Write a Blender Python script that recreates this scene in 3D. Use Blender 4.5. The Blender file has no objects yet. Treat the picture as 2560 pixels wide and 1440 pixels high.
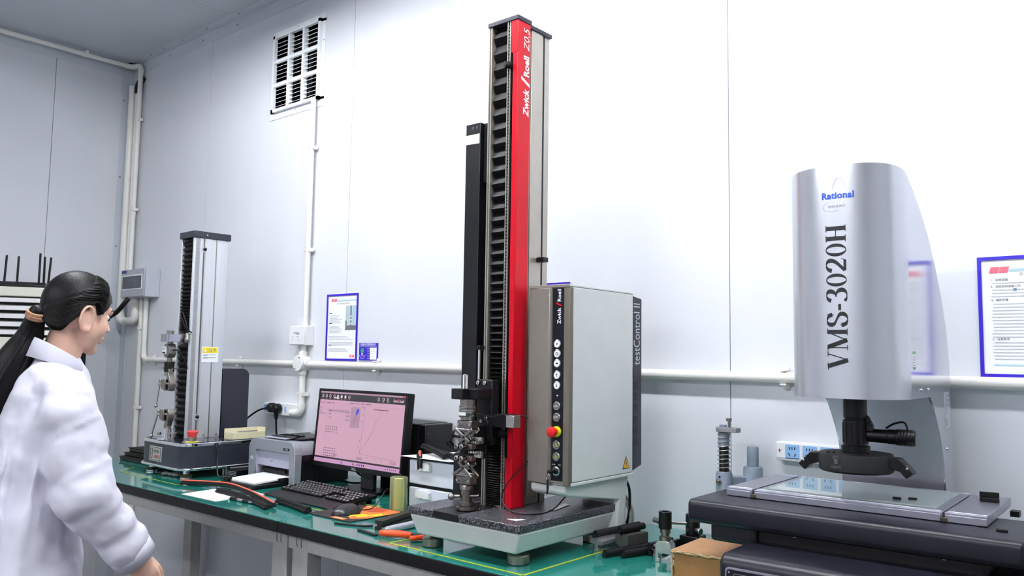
import bpy, bmesh, math, random
from math import sin, cos, pi, radians
from mathutils import Vector, Matrix
random.seed(7)
S = bpy.context.scene
COL = S.collection

# ---------------------------------------------------------------- camera, world, exposure
FPX, YAW, PITCH, ROLL, CAMZ = 2041.35, -0.70055, 0.0847080, 0.0150092, 1.30
fw = Vector((sin(YAW)*cos(PITCH), cos(YAW)*cos(PITCH), sin(PITCH)))
rt0 = Vector((cos(YAW), -sin(YAW), 0)); up0 = rt0.cross(fw)
rt = rt0*cos(ROLL) + up0*sin(ROLL); up = up0*cos(ROLL) - rt0*sin(ROLL)
cd = bpy.data.cameras.new('camera'); cam = bpy.data.objects.new('camera', cd); COL.objects.link(cam)
cd.sensor_width = 36; cd.lens = FPX/2560*36; cd.clip_start = .02
cam.matrix_world = Matrix(((rt.x, up.x, -fw.x, 0), (rt.y, up.y, -fw.y, 0), (rt.z, up.z, -fw.z, CAMZ), (0, 0, 0, 1)))
S.camera = cam
wd = bpy.data.worlds.new('world'); S.world = wd; wd.use_nodes = True
wd.node_tree.nodes['Background'].inputs[0].default_value = (.75, .85, 1, 1)
wd.node_tree.nodes['Background'].inputs[1].default_value = .25
S.view_settings.view_transform = 'Standard'; S.view_settings.look = 'None'
S.view_settings.exposure = 0.68; S.view_settings.gamma = 1; S.view_settings.use_curve_mapping = False
LAMP = 66.0          # radiance of the ceiling tubes
# the ceiling batten lamps (x0, x1, y, z): real fixtures, built below
LAMPS = [(-3.25, -1.95, 1.08, 2.84), (-1.70, -.40, 1.08, 2.84), (-.15, 1.15, 1.08, 2.84), (-3.0, -1.7, -1.6, 2.84), (-1.3, 0, -1.6, 2.84)]

# ---------------------------------------------------------------- helpers
def lin(c):
    c = c/255
    return c/12.92 if c <= .04045 else ((c+.055)/1.055)**2.4
def rgb(t): return (lin(t[0]), lin(t[1]), lin(t[2]), 1)
MATS = {}
def mat(name, col, rough=.5, metal=0, var=.06, scale=40, bump=0, bscale=200, stretch=None, coat=0, emit=0, trans=0, ior=1.45, col2=None, spec=.5, alpha=1, aniso=0, ramp=None):
    """procedural principled material: base colour mottled by noise, optional bump"""
    if name in MATS: return MATS[name]
    m = bpy.data.materials.new(name); m.use_nodes = True; n = m.node_tree.nodes; l = m.node_tree.links
    b = n['Principled BSDF']
    tc = n.new('ShaderNodeTexCoord'); mp = n.new('ShaderNodeMapping'); l.new(tc.outputs['Object'], mp.inputs[0])
    if stretch: mp.inputs['Scale'].default_value = stretch
    ns = n.new('ShaderNodeTexNoise'); ns.inputs['Scale'].default_value = scale; ns.inputs['Detail'].default_value = 4
    l.new(mp.outputs[0], ns.inputs['Vector'])
    cr = n.new('ShaderNodeValToRGB'); l.new(ns.outputs[0], cr.inputs[0])
    c = rgb(col); e = cr.color_ramp.elements
    if col2: a, d = rgb(col2), c
    else: a, d = tuple(max(0, k*(1-var)) for k in c[:3])+(1,), tuple(min(1, k*(1+var)) for k in c[:3])+(1,)
    lo, hi = ramp or (.3, .7)
    e[0].position, e[1].position = lo, hi; e[0].color, e[1].color = a, d
    l.new(cr.outputs[0], b.inputs['Base Color'])
    b.inputs['Roughness'].default_value = rough; b.inputs['Metallic'].default_value = metal
    b.inputs['Coat Weight'].default_value = coat; b.inputs['Coat Roughness'].default_value = .05
    b.inputs['Transmission Weight'].default_value = trans; b.inputs['IOR'].default_value = ior
    b.inputs['Specular IOR Level'].default_value = spec; b.inputs['Alpha'].default_value = alpha
    b.inputs['Anisotropic'].default_value = aniso
    if emit:
        l.new(cr.outputs[0], b.inputs['Emission Color']); b.inputs['Emission Strength'].default_value = emit
    if bump:
        bn = n.new('ShaderNodeTexNoise'); bn.inputs['Scale'].default_value = bscale; bn.inputs['Detail'].default_value = 3
        l.new(mp.outputs[0], bn.inputs['Vector'])
        bp = n.new('ShaderNodeBump'); bp.inputs['Strength'].default_value = bump; bp.inputs['Distance'].default_value = .002
        l.new(bn.outputs[0], bp.inputs['Height']); l.new(bp.outputs[0], b.inputs['Normal'])
    MATS[name] = m
    return m
ORG = {}
def org(o):
    while o.parent: o = o.parent
    return ORG.get(o.name, Vector((0, 0, 0)))
def tag(o, label=None, cat=None, group=None, kind=None):
    if label: o['label'] = label
    if cat: o['category'] = cat
    if group: o['group'] = group
    if kind: o['kind'] = kind
    return o
def thing(name, label, cat, loc, rz=0, group=None):
    """an Empty at the thing's base; parts are drawn in aligned world coordinates, then turned by rz about loc"""
    o = bpy.data.objects.new(name, None); COL.objects.link(o); o.empty_display_size = .05
    o.location = loc; o.rotation_euler = (0, 0, radians(rz)); ORG[o.name] = Vector(loc)
    return tag(o, label, cat, group)
def basis(d):
    d = d.normalized(); a = Vector((0, 0, 1)) if abs(d.z) < .9 else Vector((1, 0, 0))
    u = a.cross(d).normalized(); return u, d.cross(u)
class G:
    def __init__(s): s.v = []; s.f = []
    def add(s, vs, fs):
        o = len(s.v); s.v += [Vector(v) for v in vs]; s.f += [tuple(i+o for i in f) for f in fs]; return s
    def box(s, x0, x1, y0, y1, z0, z1):
        return s.add([(x0, y0, z0), (x1, y0, z0), (x1, y1, z0), (x0, y1, z0), (x0, y0, z1), (x1, y0, z1), (x1, y1, z1), (x0, y1, z1)],
                     [(0, 3, 2, 1), (4, 5, 6, 7), (0, 1, 5, 4), (1, 2, 6, 5), (2, 3, 7, 6), (3, 0, 4, 7)])
    def obox(s, c, sx, sy, sz, m):
        o = len(s.v); s.box(-sx/2, sx/2, -sy/2, sy/2, -sz/2, sz/2); c = Vector(c)
        for i in range(o, len(s.v)): s.v[i] = m @ s.v[i] + c
        return s
    def prism(s, pts, ax, a0, a1, taper=None):
        n = len(pts)
        def p(q, a): return {'x': (a, q[0], q[1]), 'y': (q[0], a, q[1]), 'z': (q[0], q[1], a)}[ax]
        vs = [p(q, a0) for q in pts] + [p(q, a1) for q in (taper or pts)]
        return s.add(vs, [tuple(range(n))[::-1], tuple(range(n, 2*n))] + [(i, (i+1) % n, n+(i+1) % n, n+i) for i in range(n)])
    def cyl(s, p0, p1, r0, r1=None, n=16):
        p0, p1 = Vector(p0), Vector(p1); r1 = r0 if r1 is None else r1; u, w = basis(p1-p0)
        vs = [p+(u*cos(2*pi*i/n)+w*sin(2*pi*i/n))*r for p, r in ((p0, r0), (p1, r1)) for i in range(n)]
        return s.add(vs, [tuple(range(n))[::-1], tuple(range(n, 2*n))] + [(i, (i+1) % n, n+(i+1) % n, n+i) for i in range(n)])
    def lathe(s, prof, c, ax=(0, 0, 1), n=24):
        c = Vector(c); ax = Vector(ax).normalized(); u, w = basis(ax)
        vs = [c+ax*h+(u*cos(2*pi*i/n)+w*sin(2*pi*i/n))*max(r, 1e-5) for r, h in prof for i in range(n)]
        k = len(prof); fs = [(j*n+i, j*n+(i+1) % n, (j+1)*n+(i+1) % n, (j+1)*n+i) for j in range(k-1) for i in range(n)]
        return s.add(vs, fs+[tuple(range(n))[::-1], tuple(range((k-1)*n, k*n))])
    def tube(s, pts, r, n=8, closed=False, flat=1):
        pts = [Vector(p) for p in pts]; k = len(pts); R = r if isinstance(r, (list, tuple)) else [r]*k; u = None; vs = []
        for i, p in enumerate(pts):
            d = (pts[min(i+1, k-1)]-pts[max(i-1, 0)]).normalized() if not closed else (pts[(i+1) % k]-pts[i-1]).normalized()
            u = basis(d)[0] if u is None else (u-d*u.dot(d)).normalized(); w = d.cross(u)
            vs += [p+(u*cos(2*pi*j/n)+w*sin(2*pi*j/n)*flat)*R[i] for j in range(n)]
        fs = [(i*n+j, i*n+(j+1) % n, ((i+1) % k)*n+(j+1) % n, ((i+1) % k)*n+j) for i in range(k if closed else k-1) for j in range(n)]
        if not closed: fs += [tuple(range(n))[::-1], tuple(range((k-1)*n, k*n))]
        return s.add(vs, fs)
    def ball(s, c, rx, ry=None, rz=None, n=16, m=10, rot=None):
        ry = rx if ry is None else ry; rz = rx if rz is None else rz; c = Vector(c)
        vs = [Vector((rx*sin(pi*j/m)*cos(2*pi*i/n), ry*sin(pi*j/m)*sin(2*pi*i/n), rz*cos(pi*j/m))) for j in range(1, m) for i in range(n)] + [Vector((0, 0, rz)), Vector((0, 0, -rz))]
        if rot: vs = [rot @ v for v in vs]
        t, b = (m-1)*n, (m-1)*n+1
        fs = [(j*n+i, (j+1)*n+i, (j+1)*n+(i+1) % n, j*n+(i+1) % n) for j in range(m-2) for i in range(n)]
        fs += [(t, i, (i+1) % n) for i in range(n)] + [(b, (m-2)*n+(i+1) % n, (m-2)*n+i) for i in range(n)]
        return s.add([c+v for v in vs], fs)
    def loft(s, rings):
        n = len(rings[0]); k = len(rings)
        fs = [(j*n+i, j*n+(i+1) % n, (j+1)*n+(i+1) % n, (j+1)*n+i) for j in range(k-1) for i in range(n)]
        return s.add([p for r in rings for p in r], fs+[tuple(range(n))[::-1], tuple(range((k-1)*n, k*n))])
    def obj(s, name, m, parent=None, bev=0, seg=2, smooth=40, label=None, cat=None, group=None, kind=None, at=None):
        """one mesh object; at = own origin for top-level meshes"""
        me = bpy.data.meshes.new(name); o0 = org(parent) if parent else Vector(at or (0, 0, 0))
        me.from_pydata([tuple(v-o0) for v in s.v], [], s.f); me.update()
        bm = bmesh.new(); bm.from_mesh(me); bmesh.ops.recalc_face_normals(bm, faces=bm.faces); bm.to_mesh(me); bm.free()
        if smooth:
            for p in me.polygons: p.use_smooth = True
            me.set_sharp_from_angle(angle=radians(smooth))
        me.materials.append(m)
        o = bpy.data.objects.new(name, me); COL.objects.link(o)
        if parent: o.parent = parent
        else: o.location = o0
        if bev:
            b = o.modifiers.new('bevel', 'BEVEL'); b.width = bev; b.segments = seg; b.limit_method = 'ANGLE'; b.angle_limit = radians(40); b.harden_normals = False
        return tag(o, label, cat, group, kind)
def share(src, parent, off=(0, 0, 0), name=None):
    """another object that shares src's mesh, shifted by off"""
    o = src.copy(); COL.objects.link(o); o.parent = parent
    o.location = Vector(src.location)+Vector(off)
    if name: o.name = name
    return o
def arc(c, r, a0, a1, n=8): return [(c[0]+r*cos(radians(a0+(a1-a0)*i/n)), c[1]+r*sin(radians(a0+(a1-a0)*i/n))) for i in range(n+1)]
def rrect(x0, x1, y0, y1, r, n=5):
    return arc((x1-r, y1-r), r, 0, 90, n)+arc((x0+r, y1-r), r, 90, 180, n)+arc((x0+r, y0+r), r, 180, 270, n)+arc((x1-r, y0+r), r, 270, 360, n)
def spline(pts, k=8):
    pts = [Vector(p) for p in pts]; out = []
    for i in range(len(pts)-1):
        a, b = pts[max(i-1, 0)], pts[i]; c, d = pts[i+1], pts[min(i+2, len(pts)-1)]
        for j in range(k):
            t = j/k; out.append(.5*((2*b)+(c-a)*t+(2*a-5*b+4*c-d)*t*t+(3*b-a-3*c+d)*t**3))
    return out+[pts[-1]]
def text(body, size, m, name, parent, o, right, upv, align='CENTER', shear=0, sx=1, bold=0, spacing=1, fn=None, label=None):
    """flat lettering as a mesh lying on a surface"""
    c = bpy.data.curves.new(name, 'FONT'); c.body = body; c.size = size; c.align_x = align; c.align_y = 'CENTER'; c.shear = shear
    c.offset = bold; c.space_character = spacing; c.resolution_u = 3
    t = bpy.data.objects.new(name, c); me = bpy.data.meshes.new_from_object(t); bpy.data.objects.remove(t); bpy.data.curves.remove(c)
    o = Vector(o); right = Vector(right).normalized(); upv = Vector(upv).normalized(); g = org(parent)
    for v in me.vertices:
        p = fn(v.co.x*sx, v.co.y) if fn else o+right*(v.co.x*sx)+upv*v.co.y
        v.co = p-g
    me.materials.clear(); me.materials.append(m); me.name = name
    q = bpy.data.objects.new(name, me); COL.objects.link(q); q.parent = parent
    if label: q['label'] = label
    return q
def quad(g, o, r, u, x0, x1, y0, y1):
    o, r, u = Vector(o), Vector(r), Vector(u)
    g.add([o+r*x0+u*y0, o+r*x1+u*y0, o+r*x1+u*y1, o+r*x0+u*y1], [(0, 1, 2, 3)])

# ---------------------------------------------------------------- materials
M_wall = mat('painted steel panel', (221, 223, 229), .42, var=.02, scale=3, bump=.04, bscale=9, stretch=(1, 1, .12))
M_ceil = mat('ceiling steel panel', (198, 204, 210), .3, var=.03, scale=3)
M_trim = mat('painted steel trim', (208, 214, 222), .4, var=.02)
M_floor = mat('grey epoxy floor', (74, 76, 78), .35, var=.08, scale=6)
M_pvc = mat('ivory pvc conduit', (238, 236, 230), .35, var=.02)
M_white = mat('white plastic', (240, 240, 242), .35, var=.01)
M_blk = mat('black plastic', (11, 11, 12), .38, var=.15, spec=.35)
M_blkm = mat('matt black anodised metal', (12, 12, 16), .42, 0, var=.15, spec=.4)
M_rub = mat('black rubber', (14, 14, 15), .6, var=.2, bump=.1, spec=.3)
M_steel = mat('bright steel', (190, 186, 180), .22, 1, var=.08, scale=60)
M_dsteel = mat('nickel plated steel', (150, 146, 138), .3, 1, var=.12, scale=60)
M_chrome = mat('chrome', (225, 225, 228), .06, 1, var=.02)
M_ink = mat('black ink', (18, 18, 24), .5, var=.05)
M_wink = mat('white ink', (240, 240, 240), .5, var=.02)
M_gink = mat('grey ink', (150, 152, 165), .6, var=.05)
M_link = mat('pale grey ink', (196, 198, 208), .6, var=.04)
M_paper = mat('white paper', (246, 246, 248), .7, var=.01)
M_blue = mat('blue plastic border', (48, 28, 178), .35, var=.05)
M_redink = mat('pale red ink', (224, 110, 125), .6, var=.05)
M_cyan = mat('pale cyan ink', (178, 208, 218), .6, var=.05)
M_yel = mat('yellow floor tape', (158, 168, 34), .5, var=.1)
# ---------------------------------------------------------------- the room
WY, LX, CZ = 2.134, -4.72, 2.968      # long wall, left wall, ceiling
RX, BY = 2.6, -2.9                    # walls behind the photographer
def struct(g, name, m, **k): return g.obj(name, m, kind='structure', **k)
struct(G().box(LX-.05, RX+.05, BY-.05, WY+.05, -.06, 0), 'floor', M_floor)
ceil = struct(G().box(LX-.05, RX+.05, BY-.05, WY+.05, CZ+.012, CZ+.08), 'ceiling', M_ceil)
n = 0
xs = [LX, -3.85, -2.695, -1.002-.69+.69, .0, 1.15, RX]
# the long wall: core with a recess joint between each pair of steel panels; the vent is cut out of its panel
VX0, VX1, VZ0, VZ1 = -3.262, -2.925, 2.435, 2.772
wb = struct(G().box(LX, VX0, WY+.02, WY+.07, 0, CZ+.01).box(VX1, RX, WY+.02, WY+.07, 0, CZ+.01).box(VX0, VX1, WY+.02, WY+.07, 0, VZ0).box(VX0, VX1, WY+.02, WY+.07, VZ1, CZ+.01), 'wall_back', M_wall)
def panel(x0, x1):
    g = G(); a, b = x0+.0012, x1-.0012
    if a < VX0 and b > VX1:
        g.box(a, VX0, WY, WY+.02, 0, CZ).box(VX1, b, WY, WY+.02, 0, CZ).box(VX0, VX1, WY, WY+.02, 0, VZ0).box(VX0, VX1, WY, WY+.02, VZ1, CZ)
    else: g.box(a, b, WY, WY+.02, 0, CZ)
    g.obj('wall_panel', M_wall, wb)
for a, b in zip(xs[:-1], xs[1:]): panel(a, b)
# faint pressed ribs of the panels
rib = None
for i, x in enumerate([-4.4, -4.1, -3.62, -3.4, -2.47, -2.25, -2.02, -1.6, -1.3, -.83, -.62, -.2]):
    g = G().prism([(x-.004, WY+.0005), (x, WY-.0007), (x+.004, WY+.0005)], 'z', .0, CZ-.07); g.obj('panel_rib', M_wall, wb)
wl = struct(G().box(LX-.07, LX-.02, BY, WY+.07, 0, CZ+.01), 'wall_left', M_wall)
for a, b in zip([BY, -1.7, -.55, .56, 1.707], [-1.7, -.55, .56, 1.707, WY]):
    G().box(LX-.02, LX, a+.0015, b-.0015, 0, CZ).obj('wall_panel', M_wall, wl)
struct(G().box(RX, RX+.05, BY, WY+.07, 0, CZ+.01), 'wall_right', M_wall)
struct(G().box(LX-.05, RX+.05, BY-.05, BY, 0, CZ+.01), 'wall_front', M_wall)
# ceiling panels
for a, b in zip([LX, -3.6, -2.45, -1.3, -.15, 1.0], [-3.6, -2.45, -1.3, -.15, 1.0, RX]):
    G().box(a+.001, b-.001, BY, WY, CZ, CZ+.012).obj('ceiling_panel', M_ceil, ceil)
# angle trims round the ceiling and down the corner
t1 = struct(G().box(LX, -3.33, WY-.0016, WY, CZ-.062, CZ).box(LX, -3.33, WY-.055, WY, CZ-.0016, CZ), 'trim_1', M_trim)
t2 = struct(G().box(-3.36, RX, WY-.0026, WY-.0016, CZ-.062, CZ).box(-3.36, RX, WY-.055, WY, CZ-.003, CZ-.0016), 'trim_2', M_trim)
t3 = struct(G().box(LX, LX+.0016, BY, WY, CZ-.075, CZ).box(LX, LX+.055, BY, WY, CZ-.0016, CZ), 'trim_3', M_trim)
t4 = struct(G().box(LX, LX+.0016, WY-.07, WY, 0, CZ-.075).box(LX, LX+.07, WY-.0016, WY, 0, CZ-.062), 'trim_4', M_trim)
for x in (-4.3, -3.95, -3.62): G().cyl((x, WY-.0016, CZ-.03), (x, WY-.004, CZ-.03), .005, n=8).obj('rivet', M_steel, t1)
for x in (-4.58, -4.45, -4.3, -4.1, -3.85, -3.55): G().cyl((x, WY-.04, CZ-.0016), (x, WY-.04, CZ-.004), .005, n=8).obj('rivet', M_steel, t1)
for z in (1.5, 1.9, 2.3, 2.75): G().cyl((LX+.0016, WY-.055, z), (LX+.004, WY-.055, z), .005, n=8).obj('rivet', M_steel, t4)
# ---------------------------------------------------------------- ceiling lamps (above and behind the picture's edge)
M_tube = mat('fluorescent tube glow', (250, 252, 255), .5, var=0, emit=LAMP)
M_lampb = mat('white lamp housing', (235, 237, 240), .4, var=.01)
for i, (x0, x1, y, z) in enumerate(LAMPS):
    t = thing('batten_lamp', ['left twin tube lamp near the long wall', 'middle twin tube lamp near the long wall', 'right twin tube lamp near the long wall', 'left twin tube lamp behind the viewer', 'right twin tube lamp behind the viewer'][i]+' under the ceiling', 'lamp', (x0, y, z), group='ceiling lamps')
    G().prism([(y-.10, z+.0), (y-.03, z+.045), (y+.03, z+.045), (y+.10, z), (y+.10, z+.004), (y+.03, z+.05), (y-.03, z+.05), (y-.10, z+.004)], 'x', x0, x1).obj('reflector', M_lampb, t)
    for s in (-1, 1): G().cyl((x0+.02, y+s*.03, z+.012), (x1-.02, y+s*.03, z+.012), .013, n=10).obj('tube', M_tube, t)
    for x in (x0+.2, x1-.2): G().cyl((x, y, z+.05), (x, y, CZ+.002), .006, n=8).obj('hanger', M_steel, t)
# ---------------------------------------------------------------- louvred vent
t = thing('louvre_vent', 'white louvred vent with nine panes high on the wall', 'vent', ((VX0+VX1)/2, WY, VZ0))
M_vent = mat('white painted vent steel', (238, 240, 243), .45, var=.02)
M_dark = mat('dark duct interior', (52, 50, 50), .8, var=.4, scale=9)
fx0, fx1, fz0, fz1 = -3.275, -2.916, 2.418, 2.785
# outer cover frame on the wall with folded flange
G().box(fx0-.022, fx1+.022, WY-.003, WY, fz0-.03, fz0+.012).box(fx0-.022, fx1+.022, WY-.003, WY, fz1-.012, fz1+.024).box(fx0-.022, fx0+.012, WY-.003, WY, fz0, fz1).box(fx1-.012, fx1+.022, WY-.003, WY, fz0, fz1).obj('flange', M_vent, t)
G().box(fx0, fx1, WY-.018, WY-.003, fz0, fz0+.014).box(fx0, fx1, WY-.018, WY-.003, fz1-.014, fz1).box(fx0, fx0+.014, WY-.018, WY-.003, fz0, fz1).box(fx1-.014, fx1, WY-.018, WY-.003, fz0, fz1).obj('frame', M_vent, t)
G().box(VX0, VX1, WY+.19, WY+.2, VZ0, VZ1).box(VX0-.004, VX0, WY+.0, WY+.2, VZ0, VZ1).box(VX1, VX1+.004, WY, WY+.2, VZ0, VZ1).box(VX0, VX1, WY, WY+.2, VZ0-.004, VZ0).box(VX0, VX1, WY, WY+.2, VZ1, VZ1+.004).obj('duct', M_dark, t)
W3, H3 = (fx1-fx0-.028)/3, (fz1-fz0-.028)/3
for i in (1, 2):
    G().box(fx0+.014+W3*i-.007, fx0+.014+W3*i+.007, WY-.016, WY+.008, fz0+.01, fz1-.01).obj('mullion', M_vent, t)
    G().box(fx0+.01, fx1-.01, WY-.0165, WY-.005, fz0+.014+H3*i-.007, fz0+.014+H3*i+.007).obj('transom', M_vent, t)
sl = None
for i in range(3):
    for j in range(3):
        for k in range(5):
            x, z = fx0+.014+W3*i, fz0+.014+H3*j+.012+k*(H3-.014)/5.2
            if sl is None:
                bx, bz = x, z
                sl = G().prism([(WY-.010, z), (WY+.012, z+.012), (WY+.012, z+.0135), (WY-.010, z+.0018)], 'x', x+.007, x+W3-.007).obj('slat', M_vent, t)
            else: share(sl, t, (x-bx, 0, z-bz), 'slat')
for i in range(5): G().cyl((fx0+.04+i*.07, WY+.17, VZ0+.06), (fx0+.04+i*.07, WY+.17, VZ1-.03), .012, n=8).obj('grating_bar', mat('dusty grey metal', (120, 116, 116), .6, .3, var=.3, scale=12), t)
for x, z in ((fx0-.012, fz0+.1), (fx0-.012, fz1-.1), (fx1+.012, fz0+.1), (fx1+.012, fz1-.1), (-3.1, fz1+.012), (-3.1, fz0-.012)):
    G().cyl((x, WY-.003, z), (x, WY-.005, z), .003, n=8).obj('rivet', M_steel, t)
# ---------------------------------------------------------------- conduits
def elbow(a, b, c, r, k=6):
    """corner b of a pipe path, rounded with radius r"""
    a, b, c = Vector(a), Vector(b), Vector(c); p, q = b+(a-b).normalized()*r, b+(c-b).normalized()*r
    return [p*(1-t)**2+b*2*t*(1-t)+q*t*t for t in [i/k for i in range(k+1)]]
def path(pts, r):
    out = [Vector(pts[0])]
    for i in range(1, len(pts)-1): out += elbow(pts[i-1], pts[i], pts[i+1], r)
    return out+[Vector(pts[-1])]
def pipe(label, pts, r, clips=(), bend=.04, sleeves=True, group='ivory conduits'):
    p0 = Vector(pts[0]); t = thing('conduit_pipe', label, 'pipe', p0, group=group)
    G().tube(path(pts, bend), r, 14).obj('pipe', M_pvc, t)
    if sleeves:
        for i in range(1, len(pts)-1):
            G().tube(path([Vector(pts[i])+(Vector(pts[i-1])-Vector(pts[i])).normalized()*(bend+.012), pts[i], Vector(pts[i])+(Vector(pts[i+1])-Vector(pts[i])).normalized()*(bend+.012)], bend), r*1.18, 14).obj('elbow', M_pvc, t)
    for c, d, nrm in clips:            # c on pipe axis, d pipe direction, nrm from the wall outwards
        c, d, nrm = Vector(c), Vector(d), Vector(nrm); s = d.cross(nrm); m3 = Matrix((d, s, nrm)).transposed()
        G().obox(c-nrm*.012, .016, r*2+.03, .006, m3).obox(c+s*(r+.004), .016, .005, r*1.8, m3).obox(c-s*(r+.004), .016, .005, r*1.8, m3).obj('clip', M_pvc, t, bev=.001)
    return t
PY = WY-.022; ZH = 1.258; o = (0, -1, 0)
pipe('long horizontal conduit running right from the round junction box', [(-2.915, PY, ZH), (1.6, PY, ZH)], .0145, [((x, PY, ZH), (1, 0, 0), o) for x in (-2.47, -1.9, -.84, .1)])
pipe('conduit dropping from the grey breaker box then running right behind the small tester', [(-4.385, PY, 1.592), (-4.385, PY, ZH+.002), (-2.985, PY, ZH+.002)], .0125, [((x, PY, ZH+.002), (1, 0, 0), o) for x in (-4.28, -3.45)])
pipe('vertical conduit from the vent down to the white switch box', [(-2.938, PY, 2.425), (-2.938, PY, 1.415)], .011, [((-2.938, PY, z), (0, 0, 1), o) for z in (2.2, 1.75)], sleeves=False)
pipe('short conduit between white switch box and round junction box', [(-2.944, PY, 1.345), (-2.944, PY, 1.29)], .0115, sleeves=False)
pipe('conduit dropping from the round junction box to the left socket strip', [(-2.946, PY, 1.235), (-2.946, PY, 1.05), (-3.0, PY-.016, 1.05)], .0135, [((-2.946, PY, 1.13), (0, 0, 1), o)], bend=.03)
pipe('vertical conduit from the grey breaker box down behind the desk', [(-4.435, PY, 1.592), (-4.435, PY, .4)], .0125, [((-4.435, PY, z), (0, 0, 1), o) for z in (1.43, 1.0)], sleeves=False)
pipe('thickest corner conduit, left of the three, bending back up under the breaker box', [(-4.665, PY-.01, 2.83), (-4.665, PY-.01, 1.47), (-4.478, PY-.01, 1.47), (-4.478, PY-.01, 1.592)], .02, [], bend=.045)
pipe('thin corner conduit between two thicker ones', [(-4.625, PY, 2.79), (-4.625, PY, 1.74)], .011, [((-4.625, PY, 2.3), (0, 0, 1), o)], sleeves=False)
pipe('corner conduit that climbs from breaker box and turns along the ceiling over the left wall', [(-4.588, PY-.004, 1.74), (-4.588, PY-.004, CZ-.03), (-4.66, PY-.02, CZ-.03), (-4.66, -1.2, CZ-.03)], .013, [((-4.588, PY-.004, 2.62), (0, 0, 1), o), ((-4.588, PY-.004, 2.1), (0, 0, 1), o), ((-4.66, 1.83, CZ-.03), (0, 1, 0), (0, 0, -1))], bend=.03)
G().tube(spline([(-4.625, PY, 2.78), (-4.62, PY, 2.83), (-4.60, PY+.01, 2.86), (-4.59, WY-.002, 2.875)]), .017, 10).obj('cable_bundle', M_blk, at=(-4.625, PY, 2.79), label='black cable bundle leaving the thin corner conduit into the wall', cat='cable')
# round junction box
jx, jz = -2.947, 1.262
t = thing('junction_box', 'white round junction box where four conduits meet', 'junction box', (jx, WY, jz))
G().lathe([(.034, 0), (.034, .04), (.030, .044)], (jx, WY, jz), (0, -1, 0), 28).obj('body', M_pvc, t)
G().lathe([(.0345, .044), (.0345, .049), (.033, .051)], (jx, WY, jz), (0, -1, 0), 28).obj('lid', M_white, t)
for a in (60, 240): G().cyl((jx+.027*cos(radians(a)), WY-.051, jz+.027*sin(radians(a))), (jx+.027*cos(radians(a)), WY-.0525, jz+.027*sin(radians(a))), .003, n=8).obj('screw', M_dsteel, t)
for d in ((1, 0), (-1, 0), (0, 1), (0, -1)): G().cyl((jx+d[0]*.03, PY, jz+d[1]*.03), (jx+d[0]*.05, PY, jz+d[1]*.05), .018).obj('socket_sleeve', M_pvc, t)
# white switch box
t = thing('switch_box', 'white wall box with small vents and lamps above the junction box', 'switch box', (-2.96, WY, 1.34))
G().box(-3.015, -2.905, WY-.042, WY, 1.338, 1.422).obj('body', M_white, t, bev=.003)
G().box(-3.013, -2.907, WY-.05, WY-.042, 1.340, 1.420).obj('cover', M_white, t, bev=.003)
G().prism([(-2.985, 1.392), (-2.942, 1.392), (-2.942, 1.383)], 'y', WY-.0515, WY-.0495).obj('display', M_gink, t)
for x, z in ((-2.987, 1.373), (-2.987, 1.361), (-2.952, 1.374), (-2.944, 1.361)): G().cyl((x, WY-.052, z), (x, WY-.049, z), .002, n=8).obj('indicator', M_gink, t)
# breaker box
t = thing('breaker_box', 'grey wall breaker box with smoked window in the corner', 'breaker box', (-4.4, WY, 1.59))
M_box = mat('light grey plastic', (190, 195, 204), .4, var=.02)
G().box(-4.555, -4.285, 2.055, WY, 1.593, 1.748).obj('body', M_box, t, bev=.004)
G().box(-4.553, -4.287, 2.045, 2.055, 1.595, 1.746).obj('front_cover', mat('mid grey plastic', (168, 172, 180), .4, var=.02), t, bev=.003)
G().box(-4.533, -4.305, 2.043, 2.046, 1.634, 1.715).obj('window_frame', M_white, t, bev=.001)
G().box(-4.525, -4.313, 2.040, 2.044, 1.641, 1.708).obj('smoked_window', mat('smoked plastic', (62, 68, 76), .12, var=.2, scale=14), t, bev=.001)
G().box(-4.548, -4.49, 2.044, 2.0455, 1.727, 1.742).obj('blue_label', mat('dark blue label', (50, 60, 120), .5), t)
for x in (-4.53, -4.505): G().cyl((x, PY, 1.595), (x, PY, 1.52), .011).obj('cable_gland', M_pvc, t)
G().tube(spline([(-4.44, 2.04, 1.588), (-4.45, 2.02, 1.555), (-4.49, 2.00, 1.51), (-4.56, 1.97, 1.475), (-4.66, 1.94, 1.455), (-4.70, 1.93, 1.30), (-4.70, 1.93, .9)]), .013, 10).obj('power_cable', M_blk, at=(-4.44, 2.04, 1.6), label='thick black cable curving out under the grey breaker box', cat='cable')
# ---------------------------------------------------------------- socket strips
M_sock = mat('sky blue socket face', (150, 194, 240), .4, var=.02)
M_slot = mat('dark socket slot', (25, 28, 38), .6)
def socket(t, x, z, y, s=.036):
    g = G().prism(rrect(x-s/2, x+s/2, z-s/2, z+s/2, .003, 3), 'y', y-.002, y+.001).obj('socket', M_sock, t)
    q = G()
    for d in (-.007, 0, .007): q.box(x+d-.0012, x+d+.0012, y-.0026, y-.001, z+.005, z+.012)
    for d in (-1, 1):
        q.obox((x+d*.0075, y-.002, z-.008), .0022, .0012, .0085, Matrix.Rotation(d*.5, 3, 'Y'))
    q.obj('slots', M_slot, g)
t = thing('socket_strip', 'white socket strip with blue sockets behind the measuring machine', 'socket strip', (-.78, WY, 1.04))
G().box(-.862, -.585, WY-.032, WY, 1.043, 1.092).obj('body', M_white, t, bev=.004)
G().box(-.86, -.587, WY-.034, WY-.03, 1.045, 1.052).obj('lower_lip', M_box, t)
for i in range(5): socket(t, -.83+i*.045+.012, 1.068, WY-.032)
G().box(-.853, -.850, WY-.034, WY-.031, 1.066, 1.073).obj('indicator', mat('red lamp', (190, 30, 30), .3), t)
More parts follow.
